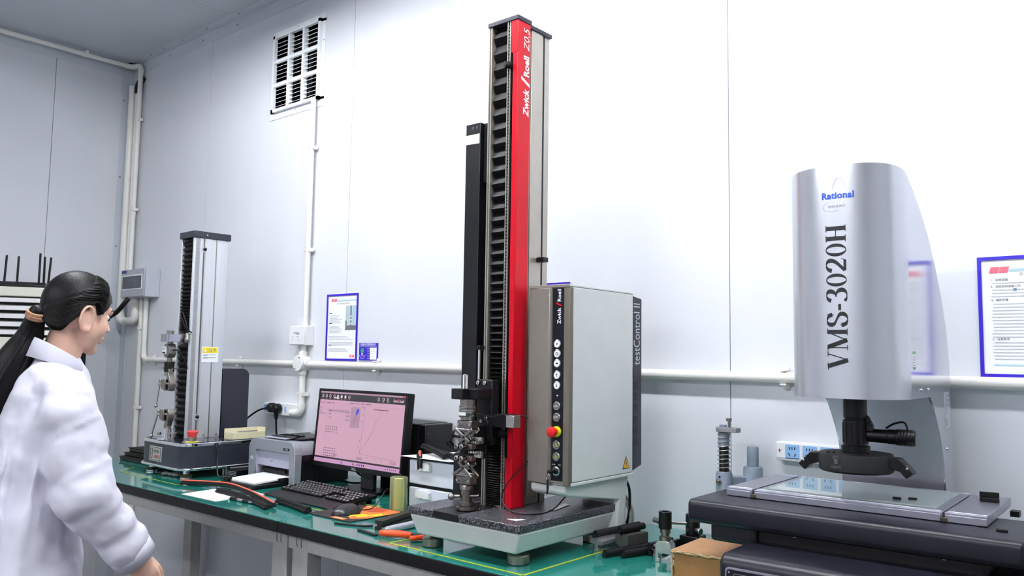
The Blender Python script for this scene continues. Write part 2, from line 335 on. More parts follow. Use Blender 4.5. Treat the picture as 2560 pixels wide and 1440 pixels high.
t = thing('socket_strip', 'white socket strip holding two black plugs above the printer', 'socket strip', (-3.08, WY, 1.03))
G().prism(rrect(-3.21, -2.965, 1.033, 1.086, .008), 'y', WY-.034, WY).obj('body', M_white, t, bev=.003)
for i in range(3): socket(t, -3.186+i*.04, 1.061, WY-.034, .033)
G().prism(rrect(-3.047, -3.037, 1.05, 1.072, .004, 3), 'y', WY-.0365, WY-.033).obj('rocker_switch', M_sock, t)
def plug(label, x, z, d, pts):
    t = thing('power_plug', label, 'plug', (x, WY-.036, z)); y = WY-.037
    G().lathe([(.018, 0), (.021, .004), (.021, .024), (.016, .032)], (x, y, z), (0, -1, 0), 20).obj('head', M_blk, t)
    d = Vector(d); c = Vector((x, y-.016, z))
    G().cyl(c+d*.012, c+d*.046, .011, .007, 12).obj('strain_relief', M_blk, t)
    G().tube(spline([c+d*.044]+pts), .0042, 8).obj('cord', M_blk, t)
plug('black plug with its cord running left to the small tester', -3.118, 1.066, (-1, 0, -.12), [(-3.22, WY-.06, 1.045), (-3.30, WY-.09, .985), (-3.36, WY-.14, .90), (-3.37, WY-.16, .84)])
plug('black plug with its cord hanging straight down behind the printer', -3.082, 1.064, (0, 0, -1), [(-3.080, WY-.052, .98), (-3.072, WY-.05, .90), (-3.07, WY-.05, .83)])
# ---------------------------------------------------------------- framed notices on the wall
X1, Z1 = (1, 0, 0), (0, 0, 1)
def notice(label, x0, x1, z0, z1, b, fill, tilt=0):
    t = thing('framed_notice', label, 'notice', ((x0+x1)/2, WY, z0), group='blue framed notices'); y = WY-.004
    G().box(x0, x1, y, WY, z0, z1).obj('sheet', M_paper, t)
    for a in ((x0, x1, z0, z0+b), (x0, x1, z1-b, z1), (x0, x0+b, z0+b, z1-b), (x1-b, x1, z0+b, z1-b)):
        G().box(a[0], a[1], y-.003, y+.001, a[2], a[3]).obj('border', M_blue, t)
    fill(t, y-.0006)
    return t
def para(g, x0, x1, z, y, r, n, dz, h=.0011):
    for i in range(n): quad(g, (0, y, z-i*dz), X1, Z1, x0+r.uniform(0, .004), x0+(x1-x0)*r.uniform(.72, 1), -h, h)
def fill1(t, y):
    r = random.Random(3); g = G(); x0 = -2.798
    for a, b, z in ((x0, -2.718, 1.462), (x0, -2.70, 1.445), (x0, -2.708, 1.418), (x0, -2.70, 1.402), (x0, -2.63, 1.375), (x0, -2.63, 1.350), (x0, -2.64, 1.325)): para(g, a, b-.004, z, y, r, 3, .0055)
    g.obj('print', M_link, t)
    g = G()
    for z in (1.473, 1.43, 1.34): quad(g, (0, y, z), X1, Z1, x0, x0+.02, -.0014, .0014)
    g.obj('headings', M_ink, t)
    g = G(); y2 = y
    for x in (-2.787, -2.768): g.add([(x, y2, 1.520), (x+.015, y2, 1.520), (x+.019, y2, 1.532), (x+.004, y2, 1.532)], [(0, 1, 2, 3)])
    for x in (-2.655, -2.640): g.add([(x, y2, 1.290), (x+.012, y2, 1.290), (x+.010, y2, 1.300), (x-.002, y2, 1.300)], [(0, 1, 2, 3)])
    g.obj('red_emblem', M_redink, t)
    g = G(); quad(g, (0, y, 1.524), X1, Z1, -2.75, -2.622, -.003, .003); g.obj('cyan_band', M_cyan, t)
    text('电子万能试验机操作规程', .0075, M_gink, 'title', t, (-2.71, y, 1.511), X1, Z1)
    g = G(); quad(g, (0, y, 0), X1, Z1, -2.690, -2.622, 1.402, 1.502); g.obj('photo_ground', mat('pale blue print', (178, 200, 206), .6, var=.05), t)
    g = G(); quad(g, (0, y-.0003, 0), X1, Z1, -2.690, -2.622, 1.402, 1.420); quad(g, (0, y-.0004, 0), X1, Z1, -2.690, -2.681, 1.42, 1.44); quad(g, (0, y-.0004, 0), X1, Z1, -2.659, -2.651, 1.41, 1.502); g.obj('photo_machine', mat('grey print', (105, 105, 112), .6, var=.2), t)
    g = G()
    for z in (1.428, 1.444, 1.458): quad(g, (0, y-.0006, z), X1, Z1, -2.658, -2.652, -.003, .003)
    g.obj('photo_grips', M_wink, t)
notice('tall blue bordered notice with a machine photo beside the conduit', -2.815, -2.611, 1.276, 1.552, .008, fill1)
def fill3(t, y):
    r = random.Random(5); x0 = -.362; g = G()
    for x in (-.365, -.346): g.add([(x, y, 1.508), (x+.018, y, 1.508), (x+.022, y, 1.522), (x+.004, y, 1.522)], [(0, 1, 2, 3)])
    g.obj('red_emblem', M_redink, t)
    g = G(); quad(g, (0, y, 1.5135), X1, Z1, -.325, -.20, -.003, .003); g.obj('cyan_band', M_cyan, t); g = G(); quad(g, (0, y, 1.299), X1, Z1, -.36, -.2, -.0018, .0018); g.obj('cyan_rule', M_cyan, t)
    text('全自动影像测量仪操作规程', .0085, M_gink, 'title', t, (-.255, y, 1.504), X1, Z1)
    for s, z in (('1、适用范围', 1.492), ('2、试验前的准备工作', 1.477), ('3、操作步骤', 1.446), ('5、注意事项', 1.357)): text(s, .0062, M_ink, 'heading', t, (x0, y, z), X1, Z1, 'LEFT')
    g = G()
    for z, n in ((1.485, 1), (1.4695, 3), (1.4375, 11), (1.350, 6)): para(g, x0, -.21, z, y, r, n, .0075, .001)
    g.obj('print', M_link, t)
    g = G()
    for x, z, w in ((-.318, 1.4695, .007), (-.294, 1.462, .007), (-.298, 1.4545, .02), (-.298, 1.437, .008)): quad(g, (0, y-.0003, z), X1, Z1, x, x+w, -.0028, .0028)
    g.obj('print_icons', mat('grey blue print', (110, 140, 160), .6, var=.3, scale=200), t)
    text('江苏', .006, M_gink, 'footer', t, (-.29, y, 1.29), X1, Z1)
notice('blue bordered notice right of the silver measuring head', -.388, -.175, 1.271, 1.546, .008, fill3)
notice('blue bordered notice mostly hidden behind the grey control cabinet', -1.755, -1.551, 1.271, 1.546, .008, lambda t, y: G().box(-1.73, -1.58, y-.0003, y+.001, 1.5, 1.515).obj('cyan_band', M_cyan, t))
t = thing('status_card', 'small blue status card with white title right of the tall notice', 'card', (-2.54, WY, 1.278)); y = WY-.0065
G().box(-2.596, -2.485, WY-.006, WY, 1.279, 1.349).obj('plate', M_blue, t, bev=.001)
text('设备状态管理标识', .0118, M_wink, 'title', t, (-2.5405, y, 1.3415), X1, Z1, bold=.0001)
G().box(-2.593, -2.488, y-.0002, y+.001, 1.3335, 1.3342).obj('rule', M_wink, t)
G().box(-2.527, -2.488, y-.0004, y+.001, 1.283, 1.330).obj('white_slip', M_paper, t)
g = G()
for z in (1.324, 1.315, 1.306, 1.297): quad(g, (0, y-.0007, z), X1, Z1, -2.52, -2.5, -.0005, .0005)
g.obj('slip_print', M_gink, t)
for s, z in (('设备名称', 1.326), ('设备编号', 1.3165), ('责任人', 1.307), ('保养人', 1.297), ('检定日', 1.287)): text(s, .0045, M_wink, 'caption', t, (-2.537, y, z), X1, Z1)
G().lathe([(.0105, 0), (.0105, .0008)], (-2.574, y+.0002, 1.3175), (0, -1, 0), 20).obj('green_seal', mat('green print', (70, 150, 120), .5), t)
g = G(); g.prism([(-2.579, 1.300), (-2.5765, 1.300), (-2.5765, 1.304), (-2.5725, 1.304), (-2.5725, 1.300), (-2.570, 1.300), (-2.570, 1.306), (-2.5725, 1.311), (-2.5765, 1.311), (-2.579, 1.306)], 'y', y-.0004, y+.0004); g.obj('pointer', M_wink, t)
text('运行状态', .0048, M_wink, 'caption', t, (-2.5745, y, 1.2965), X1, Z1)
g = G()
for i in range(9): a = radians(200+i*17.5); g.box(-2.5745+.0185*cos(a)-.0009, -2.5745+.0185*cos(a)+.0009, y-.0004, y+.0004, 1.3045+.0185*sin(a)-.0015, 1.3045+.0185*sin(a)+.0015)
g.obj('dial_marks', M_wink, t)
# ---------------------------------------------------------------- work benches
D = .82
M_mat = mat('glossy green bench mat', (38, 132, 120), .07, var=.06, scale=4, coat=.6, spec=.6)
M_edge = mat('black laminate edge', (12, 12, 14), .5, var=.1, spec=.3)
M_frame = mat('grey painted bench steel', (176, 176, 172), .5, var=.04)
M_cap = mat('white plastic cap', (205, 205, 202), .5, var=.03)
def bench(label, x0, x1, legs):
    t = thing('work_bench', label, 'bench', ((x0+x1)/2, 1.77, 0), group='green topped work benches')
    G().box(x0, x1, 1.41, WY-.006, .787, .8168).obj('bench_top', M_edge, t, bev=.001)
    G().box(x0+.001, x1-.001, 1.4115, WY-.007, .8168, D).obj('green_mat', M_mat, t, bev=.0008)
    G().box(x0+.03, x1-.03, 1.425, 1.45, .747, .787).obj('front_rail', M_frame, t, bev=.002)
    G().box(x0+.03, x1-.03, WY-.08, WY-.055, .747, .787).obj('rear_rail', M_frame, t, bev=.002)
    for x in legs:
        for y in (1.424, WY-.105): G().box(x, x+.07, y, y+.05, .0, .7865).obj('leg', M_frame, t, bev=.003)
        G().box(x+.01, x+.06, 1.474, WY-.105, .747, .785).box(x+.01, x+.06, 1.474, WY-.105, .12, .16).obj('side_rail', M_frame, t, bev=.002)
        for k in (0, 1):
            G().tube([(x+.022+k*.02, 1.4235, .781), (x+.022+k*.02, 1.4232, .765), (x+.025+k*.02, 1.4232, .757)], .0008, 5).obj('hook_slot', M_ink, t)
    return t
bench('left green topped bench under the small tester and printer', -3.75, -2.0595, (-3.72, -2.103))
bench('right green topped bench under the tall red tester', -2.0565, .45, (-2.005, .35))
# yellow marking tape on the mats
def tape(label, pts, w=.007):
    z = D+.0002; t = thing('marking_tape', label, 'tape', (pts[0][0], pts[0][1], D), group='yellow marking tape')
    for a, b in zip(pts[:-1], pts[1:]):
        a, b = Vector((*a, z)), Vector((*b, z)); d = (b-a).normalized(); s = Vector((-d.y, d.x, 0))*w/2; u = Vector((0, 0, .0004))
        G().add([a-s, b-s, b+s, a+s, a-s+u, b-s+u, b+s+u, a+s+u], [(0, 3, 2, 1), (4, 5, 6, 7), (0, 1, 5, 4), (1, 2, 6, 5), (2, 3, 7, 6), (3, 0, 4, 7)]).obj('strip', M_yel, t)
tape('yellow tape outline round the tall red tester', [(-1.60, 2.0), (-1.617, 1.444), (-1.168, 1.438), (-1.163, 1.955), (-1.26, 1.958)])
tape('yellow tape outline round the small tester', [(-3.42, 1.63), (-3.349, 1.542), (-2.871, 1.530), (-2.835, 1.735)], .005)
tape('yellow tape corner mark beside the keyboard', [(-2.10, 1.752), (-2.02, 1.765), (-2.055, 1.70)], .006)
tape('yellow tape mark by the rubber seals in front of the keyboard', [(-2.30, 1.588), (-2.08, 1.592)], .008)
# ---------------------------------------------------------------- tall red testing machine
M_red = mat('red painted cover', (180, 4, 26), .34, var=.03, spec=.3)
M_alu = mat('champagne anodised aluminium', (176, 170, 160), .38, .75, var=.04, scale=20)
M_grey = mat('pale grey painted housing', (212, 215, 213), .45, var=.03, scale=14)
M_cap2 = mat('dark blue grey cap plastic', (40, 41, 52), .45, var=.05)
M_bel = mat('black bellows fabric', (13, 13, 14), .5, var=.1, spec=.35)
M_granite = mat('speckled grey granite', (128, 128, 136), .28, scale=330, col2=(24, 24, 29), ramp=(.50, .60))
M_taupe = mat('taupe metallic paint', (140, 132, 124), .38, .5, var=.03)
M_pan = mat('dark control panel foil', (14, 15, 24), .3, var=.05, spec=.3)
TR = thing('universal_testing_machine', 'tall red and grey testing machine on a granite base with control cabinet', 'testing machine', (-1.37, 1.65, D))
# base
bx0, bx1, by0, by1 = -1.555, -1.193, 1.452, 1.90
G().prism([(-1.535, 1.462), (-1.212, 1.462), (-1.212, 1.90), (-1.535, 1.90)], 'z', .853, .9025, taper=[(bx0, by0), (bx1, by0), (bx1, by1), (bx0, by1)]).obj('base_housing', M_grey, TR, bev=.006, seg=3)
gz0, gz1 = .9035, .922
G().box(bx0-.002, -1.4665, by0-.003, 1.86, gz0, gz1).obj('granite_plate', M_granite, TR, bev=.003)
G().box(-1.3815, bx1+.002, by0-.003, 1.86, gz0, gz1).obj('granite_plate', M_granite, TR, bev=.003)
G().box(-1.466, -1.382, by0-.002, 1.60, gz0, gz1-.0006).obj('clamping_plate', M_blkm, TR, bev=.0015)
for x, y in ((-1.515, 1.50), (-1.243, 1.512), (-1.515, 1.82), (-1.25, 1.83)):
    G().lathe([(.022, 0), (.027, .002), (.027, .02), (.024, .023), (.008, .024), (.008, .034)], (x, y, D), n=28).obj('levelling_foot', M_dsteel, TR)
for x, y in ((-1.452, 1.52), (-1.395, 1.54), (-1.372, 1.57)): G().cyl((x, y, gz1-.001), (x, y, gz1+.003), .004, n=10).obj('screw', M_steel, TR)
# column
FY, BYc, TZ = 1.585, 1.742, 2.194
G().box(-1.43, -1.345, FY+.03, BYc, gz1, TZ-.012).obj('column_core', M_alu, TR, bev=.002)
G().box(-1.43, -1.4265, FY, FY+.03, gz1, TZ-.012).box(-1.4225, -1.4185, FY, FY+.03, gz1, TZ-.012).box(-1.4265, -1.4225, FY+.004, FY+.03, gz1, TZ-.012).obj('left_guide_rail', M_alu, TR)
G().box(-1.3640, -1.3615, FY-.001, FY+.03, gz1, TZ-.012).box(-1.3565, -1.3535, FY, FY+.03, gz1, TZ-.012).obj('right_guide_rail', M_alu, TR)
G().box(-1.3535, -1.3512, FY-.001, FY+.03, gz1, TZ-.012).obj('guide_edge', M_steel, TR)
G().box(-1.3705, -1.3640, FY+.006, FY+.03, gz1, TZ-.012).box(-1.3615, -1.3565, FY+.003, FY+.03, gz1, TZ-.012).obj('scale_groove', M_blkm, TR)
g = None
nt = 140
for i in range(nt):
    z = gz1+.012+i*(TZ-.03-gz1)/nt
    if g is None: g = G(); z0 = z
    g.box(-1.3612, -1.3572, FY+.0005, FY+.004, z, z+.0042)
g.obj('scale_teeth', M_dsteel, TR, smooth=0)
G().box(-1.4265, -1.3705, FY+.022, FY+.03, gz1, TZ-.012).obj('bellows_back', M_blk, TR)
# bellows: each fold its own part; stretched above the crosshead, packed below it
bl = G().box(-1.4180, -1.4175, FY+.018, FY+.022, gz1, TZ-.012).obj('bellows', M_bel, TR)
def folds(z0, z1, n, d, e0, e1):
    hs = [e0+(e1-e0)*(i/(n-1)) for i in range(n)]; k = (z1-z0)/sum(hs); z = z0
    for h in hs:
        h *= k; a, b = -1.4183, -1.3706
        G().add([(a, FY+.002+d, z), (b, FY+.002+d, z), (b-.000, FY+.003, z+h*.36), (a+.004, FY+.003, z+h*.36), (b, FY+.002+d, z+h), (a, FY+.002+d, z+h), (a, FY+.02+d, z+h*.36)], [(0, 1, 2, 3), (3, 2, 4, 5), (0, 3, 5)]).obj('pleat', M_bel, bl, smooth=0)
        z += h
folds(1.245, 2.178, 34, .016, .22, 1.0)
folds(gz1+.004, 1.075, 26, .006, .5, 1.2)
# caps
G().box(-1.432, -1.3265, FY-.003, 1.640, TZ-.012, TZ).obj('top_cap', M_cap2, TR, bev=.0015)
G().box(-1.43, -1.338, 1.6405, BYc+.002, TZ-.014, TZ-.003).obj('rear_cap', M_cap2, TR, bev=.0015)
# red cover: an L wrapped round the front right corner with a long cut-out
g = G().box(-1.3340, -1.3320+.0035, FY+.002, 1.637, gz1+.002, TZ-.0125)
g.box(-1.3505, -1.3285, FY-.001, FY+.002, gz1+.002, 1.048).box(-1.3505, -1.3285, FY-.001, FY+.002, 2.095, TZ-.0125).box(-1.3445, -1.3285, FY-.001, FY+.002, 1.048, 2.095)
rc = g.obj('red_cover', M_red, TR, bev=.001)
xt = -1.3280
text('Zwick', .030, M_wink, 'lettering', rc, (xt, 1.6215, 1.965), (0, 0, 1), (0, -1, 0), 'CENTER', .18, bold=.0010, sx=.92)
text('Roell', .030, M_wink, 'lettering', rc, (xt, 1.6215, 2.064), (0, 0, 1), (0, -1, 0), 'CENTER', 0, bold=.0010, sx=.92)
G().prism([(1.634, 2.010), (1.634, 2.018), (1.600, 2.034), (1.600, 2.026)], 'x', xt-.0008, xt+.0001).obj('slash_mark', M_wink, rc)
text('Z0.5', .032, M_wink, 'lettering', rc, (xt, 1.6215, 2.136), (0, 0, 1), (0, -1, 0), 'CENTER', .2)
# side grooves on the rear column
for y in (1.652, 1.716): G().box(-1.3450, -1.3444, y-.003, y+.003, gz1, TZ-.014).obj('slot', M_blk, TR)
G().box(-1.3444, -1.3425, 1.660, 1.708, gz1+.02, TZ-.014).obj('side_panel', M_alu, TR, bev=.001)
G().box(-1.3425, -1.318, 1.690, 1.712, 1.553, 1.566).obj('stop_clamp', M_blk, TR, bev=.002)
for z in (2.062, 1.107):
    k = G().cyl((-1.3475, FY+.01, z), (-1.3475, FY-.012, z), .005, n=10)
    k.lathe([(.010, 0), (.0085, .014), (.008, .016), (.002, .017)], (-1.352, FY-.002, z), (-.45, -1, 0), 18); k.obj('stop_knob', M_rub, TR)
G().cyl((-1.3475, FY+.008, gz1+.1), (-1.3475, FY+.008, 2.095), .003, n=8).obj('stop_rod', M_blk, TR)
# crosshead
ch = G().prism([(-1.440, 1.194), (-1.440, 1.2205), (-1.4255, 1.2205), (-1.4255, 1.2425), (-1.3725, 1.2425), (-1.3725, 1.078), (-1.4245, 1.078), (-1.4245, 1.196)], 'y', 1.556, FY-.0005).obj('crosshead', M_blkm, TR, bev=.0025)
G().box(-1.440, -1.402, 1.478, 1.556, 1.194, 1.2205).obj('crosshead_arm', M_blkm, ch, bev=.0015)
G().box(-1.402, -1.372, 1.500, 1.556, 1.196, 1.2195).obj('crosshead_web', M_blkm, ch, bev=.001)
for x, z in ((-1.4175, 1.234), (-1.3945, 1.234), (-1.388, 1.146)):
    b = G().cyl((x, 1.556, z), (x, 1.5495, z), .0055, n=14).obj('bolt', M_steel, ch, bev=.0008)
    G().cyl((x, 1.5497, z), (x, 1.5493, z), .0028, n=6).obj('hex_recess', M_dsteel, b)
for x, z in ((-1.409, 1.137), (-1.384, 1.137), (-1.384, 1.098)): G().lathe([(.0045, 0), (.0045, .001), (.003, .0012)], (x, 1.556, z), (0, -1, 0), 12).obj('plate_hole', M_dsteel, ch)
G().box(-1.372, -1.318, 1.556, 1.575, 1.125, 1.158).obj('side_block', M_blkm, TR, bev=.002)
G().box(-1.322, -1.296, 1.552, 1.577, 1.127, 1.157).obj('steel_block', M_steel, TR, bev=.001)
G().box(-1.422, -1.417, 1.500, 1.506, 1.2205, 1.256).box(-1.412, -1.4105, 1.500, 1.506, 1.2205, 1.256).box(-1.422, -1.4105, 1.500, 1.506, 1.2545, 1.256).obj('small_rule', M_wink, TR)
for i in range(4): G().box(-1.4165, -1.4125, 1.5, 1.5035, 1.223+i*.008, 1.2265+i*.008).obj('rule_mark', M_dsteel, TR)
# guide rod left of the bellows
G().cyl((-1.434, FY-.012, 1.24), (-1.434, FY-.012, 1.318), .0035, n=12).obj('guide_rod', M_chrome, TR)
G().box(-1.4395, -1.4275, FY-.017, FY+.002, 1.318, 1.329).obj('rod_clamp', M_blk, TR, bev=.001)
# load cell
cx, cy = -1.409, 1.507
lc = G().lathe([(.020, 1.180), (.0205, 1.194)], (cx, cy, 0), n=28).obj('load_cell', M_dsteel, TR)
for i in range(4): G().lathe([(.0195, 0), (.0225, .0006), (.0225, .0028), (.0195, .0034)], (cx, cy, 1.1655+i*.0036), n=28).obj('load_cell_ring', M_steel, lc)
G().lathe([(.0215, 1.150), (.023, 1.152), (.023, 1.165), (.021, 1.1655)], (cx, cy, 0), n=28).obj('load_cell_body', M_steel, lc)
G().prism(arc((cx, cy), .0233, 200, 300, 10)+arc((cx, cy), .0225, 300, 200, 10), 'z', 1.1545, 1.1625).obj('type_plate', M_wink, lc)
G().lathe([(.018, 1.143), (.018, 1.150)], (cx, cy, 0), n=24).obj('load_cell_neck', M_dsteel, lc)
G().tube(spline([(cx+.024, cy+.005, 1.159), (cx+.035, cy+.0, 1.160), (-1.352, 1.535, 1.153), (-1.33, 1.56, 1.158), (-1.30, 1.59, 1.155), (-1.29, 1.60, 1.15)]), .0018, 8).obj('load_cell_cable', M_blk, TR)
# screw grips, upper one hanging, lower one standing
M_grip = mat('nickel grip steel', (138, 133, 126), .28, 1, var=.15, scale=50)
def grip(zc, s, zend):
    g = G().box(cx-.024, cx+.024, cy-.013, cy+.013, min(zc, zc+s*.020), max(zc, zc+s*.020)).obj('grip_body', M_grip, TR, bev=.002)
    for x in (-.019, .019): G().cyl((cx+x, cy-.0135, zc+s*.010), (cx+x, cy-.0155, zc+s*.010), .0035, n=10).obj('screw', M_steel, g)
    G().tube([(cx-.012, cy-.0145, zc+s*.012), (cx, cy-.0155, zc+s*.010), (cx+.010, cy-.0145, zc+s*.012)], .0022, 8).obj('spring_pin', M_steel, g)
    z2 = zc+s*.023
    G().cyl((cx-.028, cy-.012, z2), (cx+.026, cy-.012, z2), .0042, n=12).obj('cross_rod', M_steel, g)
    G().cyl((cx-.028, cy+.012, z2), (cx+.026, cy+.012, z2), .0042, n=12).obj('cross_rod', M_steel, g)
    for k, (a, b) in enumerate((((-.027, .024), (.018, .050)), ((.026, .022), (-.010, .052)))):
        for y in (-.016, .010):
            a3, b3 = Vector((cx+a[0], cy+y, zc+s*a[1])), Vector((cx+b[0], cy+y, zc+s*b[1])); d = (b3-a3); ang = math.atan2(d.z, d.x)
            G().obox((a3+b3)/2, d.length+.010, .004, .009, Matrix.Rotation(-ang, 3, 'Y')).obj('scissor_arm', M_grip, g, bev=.002)
            if k == 0 and y < 0: text('Max. 500 N', .0045, M_ink, 'engraving', g, (a3+b3)/2+Vector((.003, -.0024, 0)), d if s > 0 else d, Vector((-d.z, 0, d.x)) if d.x > 0 else Vector((d.z, 0, -d.x)))
    G().box(cx-.012, cx+.008, cy-.010, cy+.010, min(zc+s*.046, zc+s*.060), max(zc+s*.046, zc+s*.060)).obj('jaw_carrier', M_grip, g, bev=.002)
    zj = zc+s*.064
    for x in (-.017, .0):
        r = G().lathe([(.0068, 0), (.0068, .012), (.005, .013)], (cx+x, cy-.010, zj), (0, -1, 0), 18).obj('jaw_roller', M_steel, g)
        G().cyl((cx+x, cy-.0228, zj), (cx+x, cy-.0236, zj), .0028, n=6).obj('hex_recess', M_ink, r)
    G().box(cx-.022, cx+.022, cy-.008, cy+.010, min(zj-.006, zj+.006), max(zj-.006, zj+.006)).obj('jaw', M_dsteel, g, bev=.001)
    G().ball((cx-.010, cy-.012, zj-s*.014), .006, .004, .005, 10, 6).obj('thumb_nut', M_grip, g)
    return g
gu = grip(1.142, -1, 0)
gl = grip(.985, 1, 0)
# lower grip pedestal
g = G().lathe([(.022, gz1), (.024, gz1+.002), (.024, gz1+.009), (.016, gz1+.0105), (.0175, gz1+.012), (.0175, gz1+.020), (.013, gz1+.021), (.013, gz1+.050), (.0165, gz1+.051), (.0165, gz1+.060), (.0145, gz1+.063)], (cx, cy, 0), n=28).obj('pedestal', M_grip, TR)
G().cyl((cx-.012, cy-.012, gz1+.033), (cx-.022, cy-.022, gz1+.033), .0045, n=10).ball((cx-.026, cy-.026, gz1+.033), .009, n=14).obj('locking_pin', M_steel, g)
G().cyl((cx+.01, cy, gz1+.035), (cx+.032, cy+.012, gz1+.037), .003, n=10).obj('side_pin', M_grip, g)
# rubber specimen strip between the jaws
G().box(cx-.0065, cx+.0055, cy-.0175, cy-.0145, 1.045, 1.085).obj('rubber_specimen', M_rub, label='black rubber test strip clamped between the two grips', cat='test strip', at=(cx, cy-.016, 1.045))
# clip-on extensometer arms
ex = G().box(-1.398, -1.392, 1.530, 1.556, 1.045, 1.125).obj('extensometer', M_blkm, TR)
for z, s in ((1.092, -1), (1.063, 1)):
    a = G().box(-1.425, -1.385, 1.500, 1.512, z-.005, z+.005).obj('measuring_arm', M_blkm, ex, bev=.0015)
    G().prism([(-1.428, z-.002), (-1.445, z-.006*s), (-1.445, z-.0045*s), (-1.428, z+.003)], 'y', 1.500, 1.508).obj('knife_edge', M_dsteel, a)
    G().box(-1.386, -1.362, 1.506, 1.516, z-s*.003-.008, z-s*.003+.008).obj('clip_block', M_steel, a, bev=.001)
    for k in range(3): G().cyl((-1.380+k*.006, 1.504, z-s*.002), (-1.380+k*.006, 1.5065, z-s*.002), .0018, n=8).obj('screw', M_chrome, a)
    G().tube([(-1.395+.0009*k, 1.497+.003*cos(k*1.3), z+s*.002+.003*sin(k*1.3)) for k in range(26)], .0007, 5).obj('spring', M_steel, a)
    G().lathe([(.004, 0), (.005, .002), (.005, .006)], (-1.372, 1.497, z+s*.002), (1, 0, 0), 12).obj('knurled_nut', M_steel, a)
G().cyl((cx+.008, cy-.012, 1.120), (-1.388, 1.498, 1.096), .0014, n=8).obj('tie_wire', M_steel, ex)
# long-travel black guard column to the left
ec = G().box(-1.542, -1.488, 1.62, 1.665, gz1+.005, 1.943).obj('guard_column', M_blkm, TR, bev=.002)
G().prism(rrect(-1.556, -1.50, gz1+.004, 1.042, .006), 'y', 1.612, 1.665).obj('guard_foot', M_blkm, ec)
G().box(-1.488, -1.4305, 1.634, 1.66, 1.775, 1.942).obj('guard_bracket', M_blkm, ec, bev=.0015)
G().box(-1.488, -1.4305, 1.65, 1.664, 1.0, 1.775).obj('guard_gap_shade', mat('deep black gap shade', (10, 10, 12), .6), ec)  # black sheet standing in for the shade in the gap below the bracket
G().prism([(-1.5425, 1.886), (-1.5425, 1.912), (-1.4905, 1.9115), (-1.4905, 1.884)], 'y', 1.6192, 1.6205).obj('masking_tape', mat('cream masking tape', (232, 226, 200), .7, var=.03), ec)
for x in (-1.516, -1.50): G().tube([(x+.003*cos(a/6*pi), 1.6195, 1.93+.003*sin(a/6*pi)) for a in range(12)], .0004, 4, closed=True).obj('circle_mark', M_gink, ec)
# control cabinet
kx0, kx1, ky0, ky1, kz0, kz1 = -1.296, -1.170, 1.607, 1.897, .995, 1.480
cb = G().box(kx0+.004, kx1, ky0+.006, ky1, kz0+.006, kz1-.005).obj('control_cabinet', M_grey, TR, bev=.003)
G().box(kx0, kx1+.0005, ky0, ky1+.001, kz1-.005, kz1).obj('cabinet_lid', M_grey, cb, bev=.001)
G().box(kx0+.002, kx1+.002, ky0+.008, ky1+.002, kz0-.002, kz0+.005).obj('cabinet_sill', M_grey, cb, bev=.001)
G().box(kx0, kx1, ky0-.002, ky0+.008, kz1-.007, kz1+.0012).obj('front_top_trim', M_taupe, cb, bev=.001)
G().prism([(kx0, ky0), (kx0+.068, ky0-.006), (kx0+.073, ky0), (kx0+.073, ky0+.007), (kx0, ky0+.007)], 'z', kz0, kz1-.007).obj('front_cover', M_taupe, cb, bev=.001)
G().box(kx1-.017, kx1+.001, ky0-.001, ky0+.014, kz0, kz1-.007).obj('corner_trim', mat('olive grey trim', (110, 106, 94), .4, .4), cb, bev=.001)
G().box(kx0+.073, kx1-.017, ky0+.001, ky0+.007, kz0+.004, kz1-.007).obj('panel_frame', M_alu, cb)
pn = G().box(kx0+.0745, kx1-.0185, ky0-.0005, ky0+.003, kz0+.009, kz1-.008).obj('control_panel', M_pan, cb)
pc = (kx0+.0745+kx1-.0185)/2; yp = ky0-.0008
text('Zwick', .0155, M_wink, 'lettering', pn, (pc+.004, yp, 1.403), (0, 0, 1), (-1, 0, 0), bold=.0002)
text('Roell', .0155, M_wink, 'lettering', pn, (pc+.004, yp, 1.454), (0, 0, 1), (-1, 0, 0), bold=.0002)
G().prism([(pc-.006, 1.433), (pc-.006, 1.437), (pc+.010, 1.430), (pc+.010, 1.426)], 'y', yp-.0004, yp).obj('red_slash', M_red, pn)
M_btn = mat('white lit button', (245, 245, 245), .35, var=.01)
M_bring = mat('brushed button ring', (190, 190, 190), .25, 1)
M_gbtn = mat('grey button face', (105, 106, 104), .35, .3)
M_ylw = mat('signal yellow', (222, 226, 30), .4)
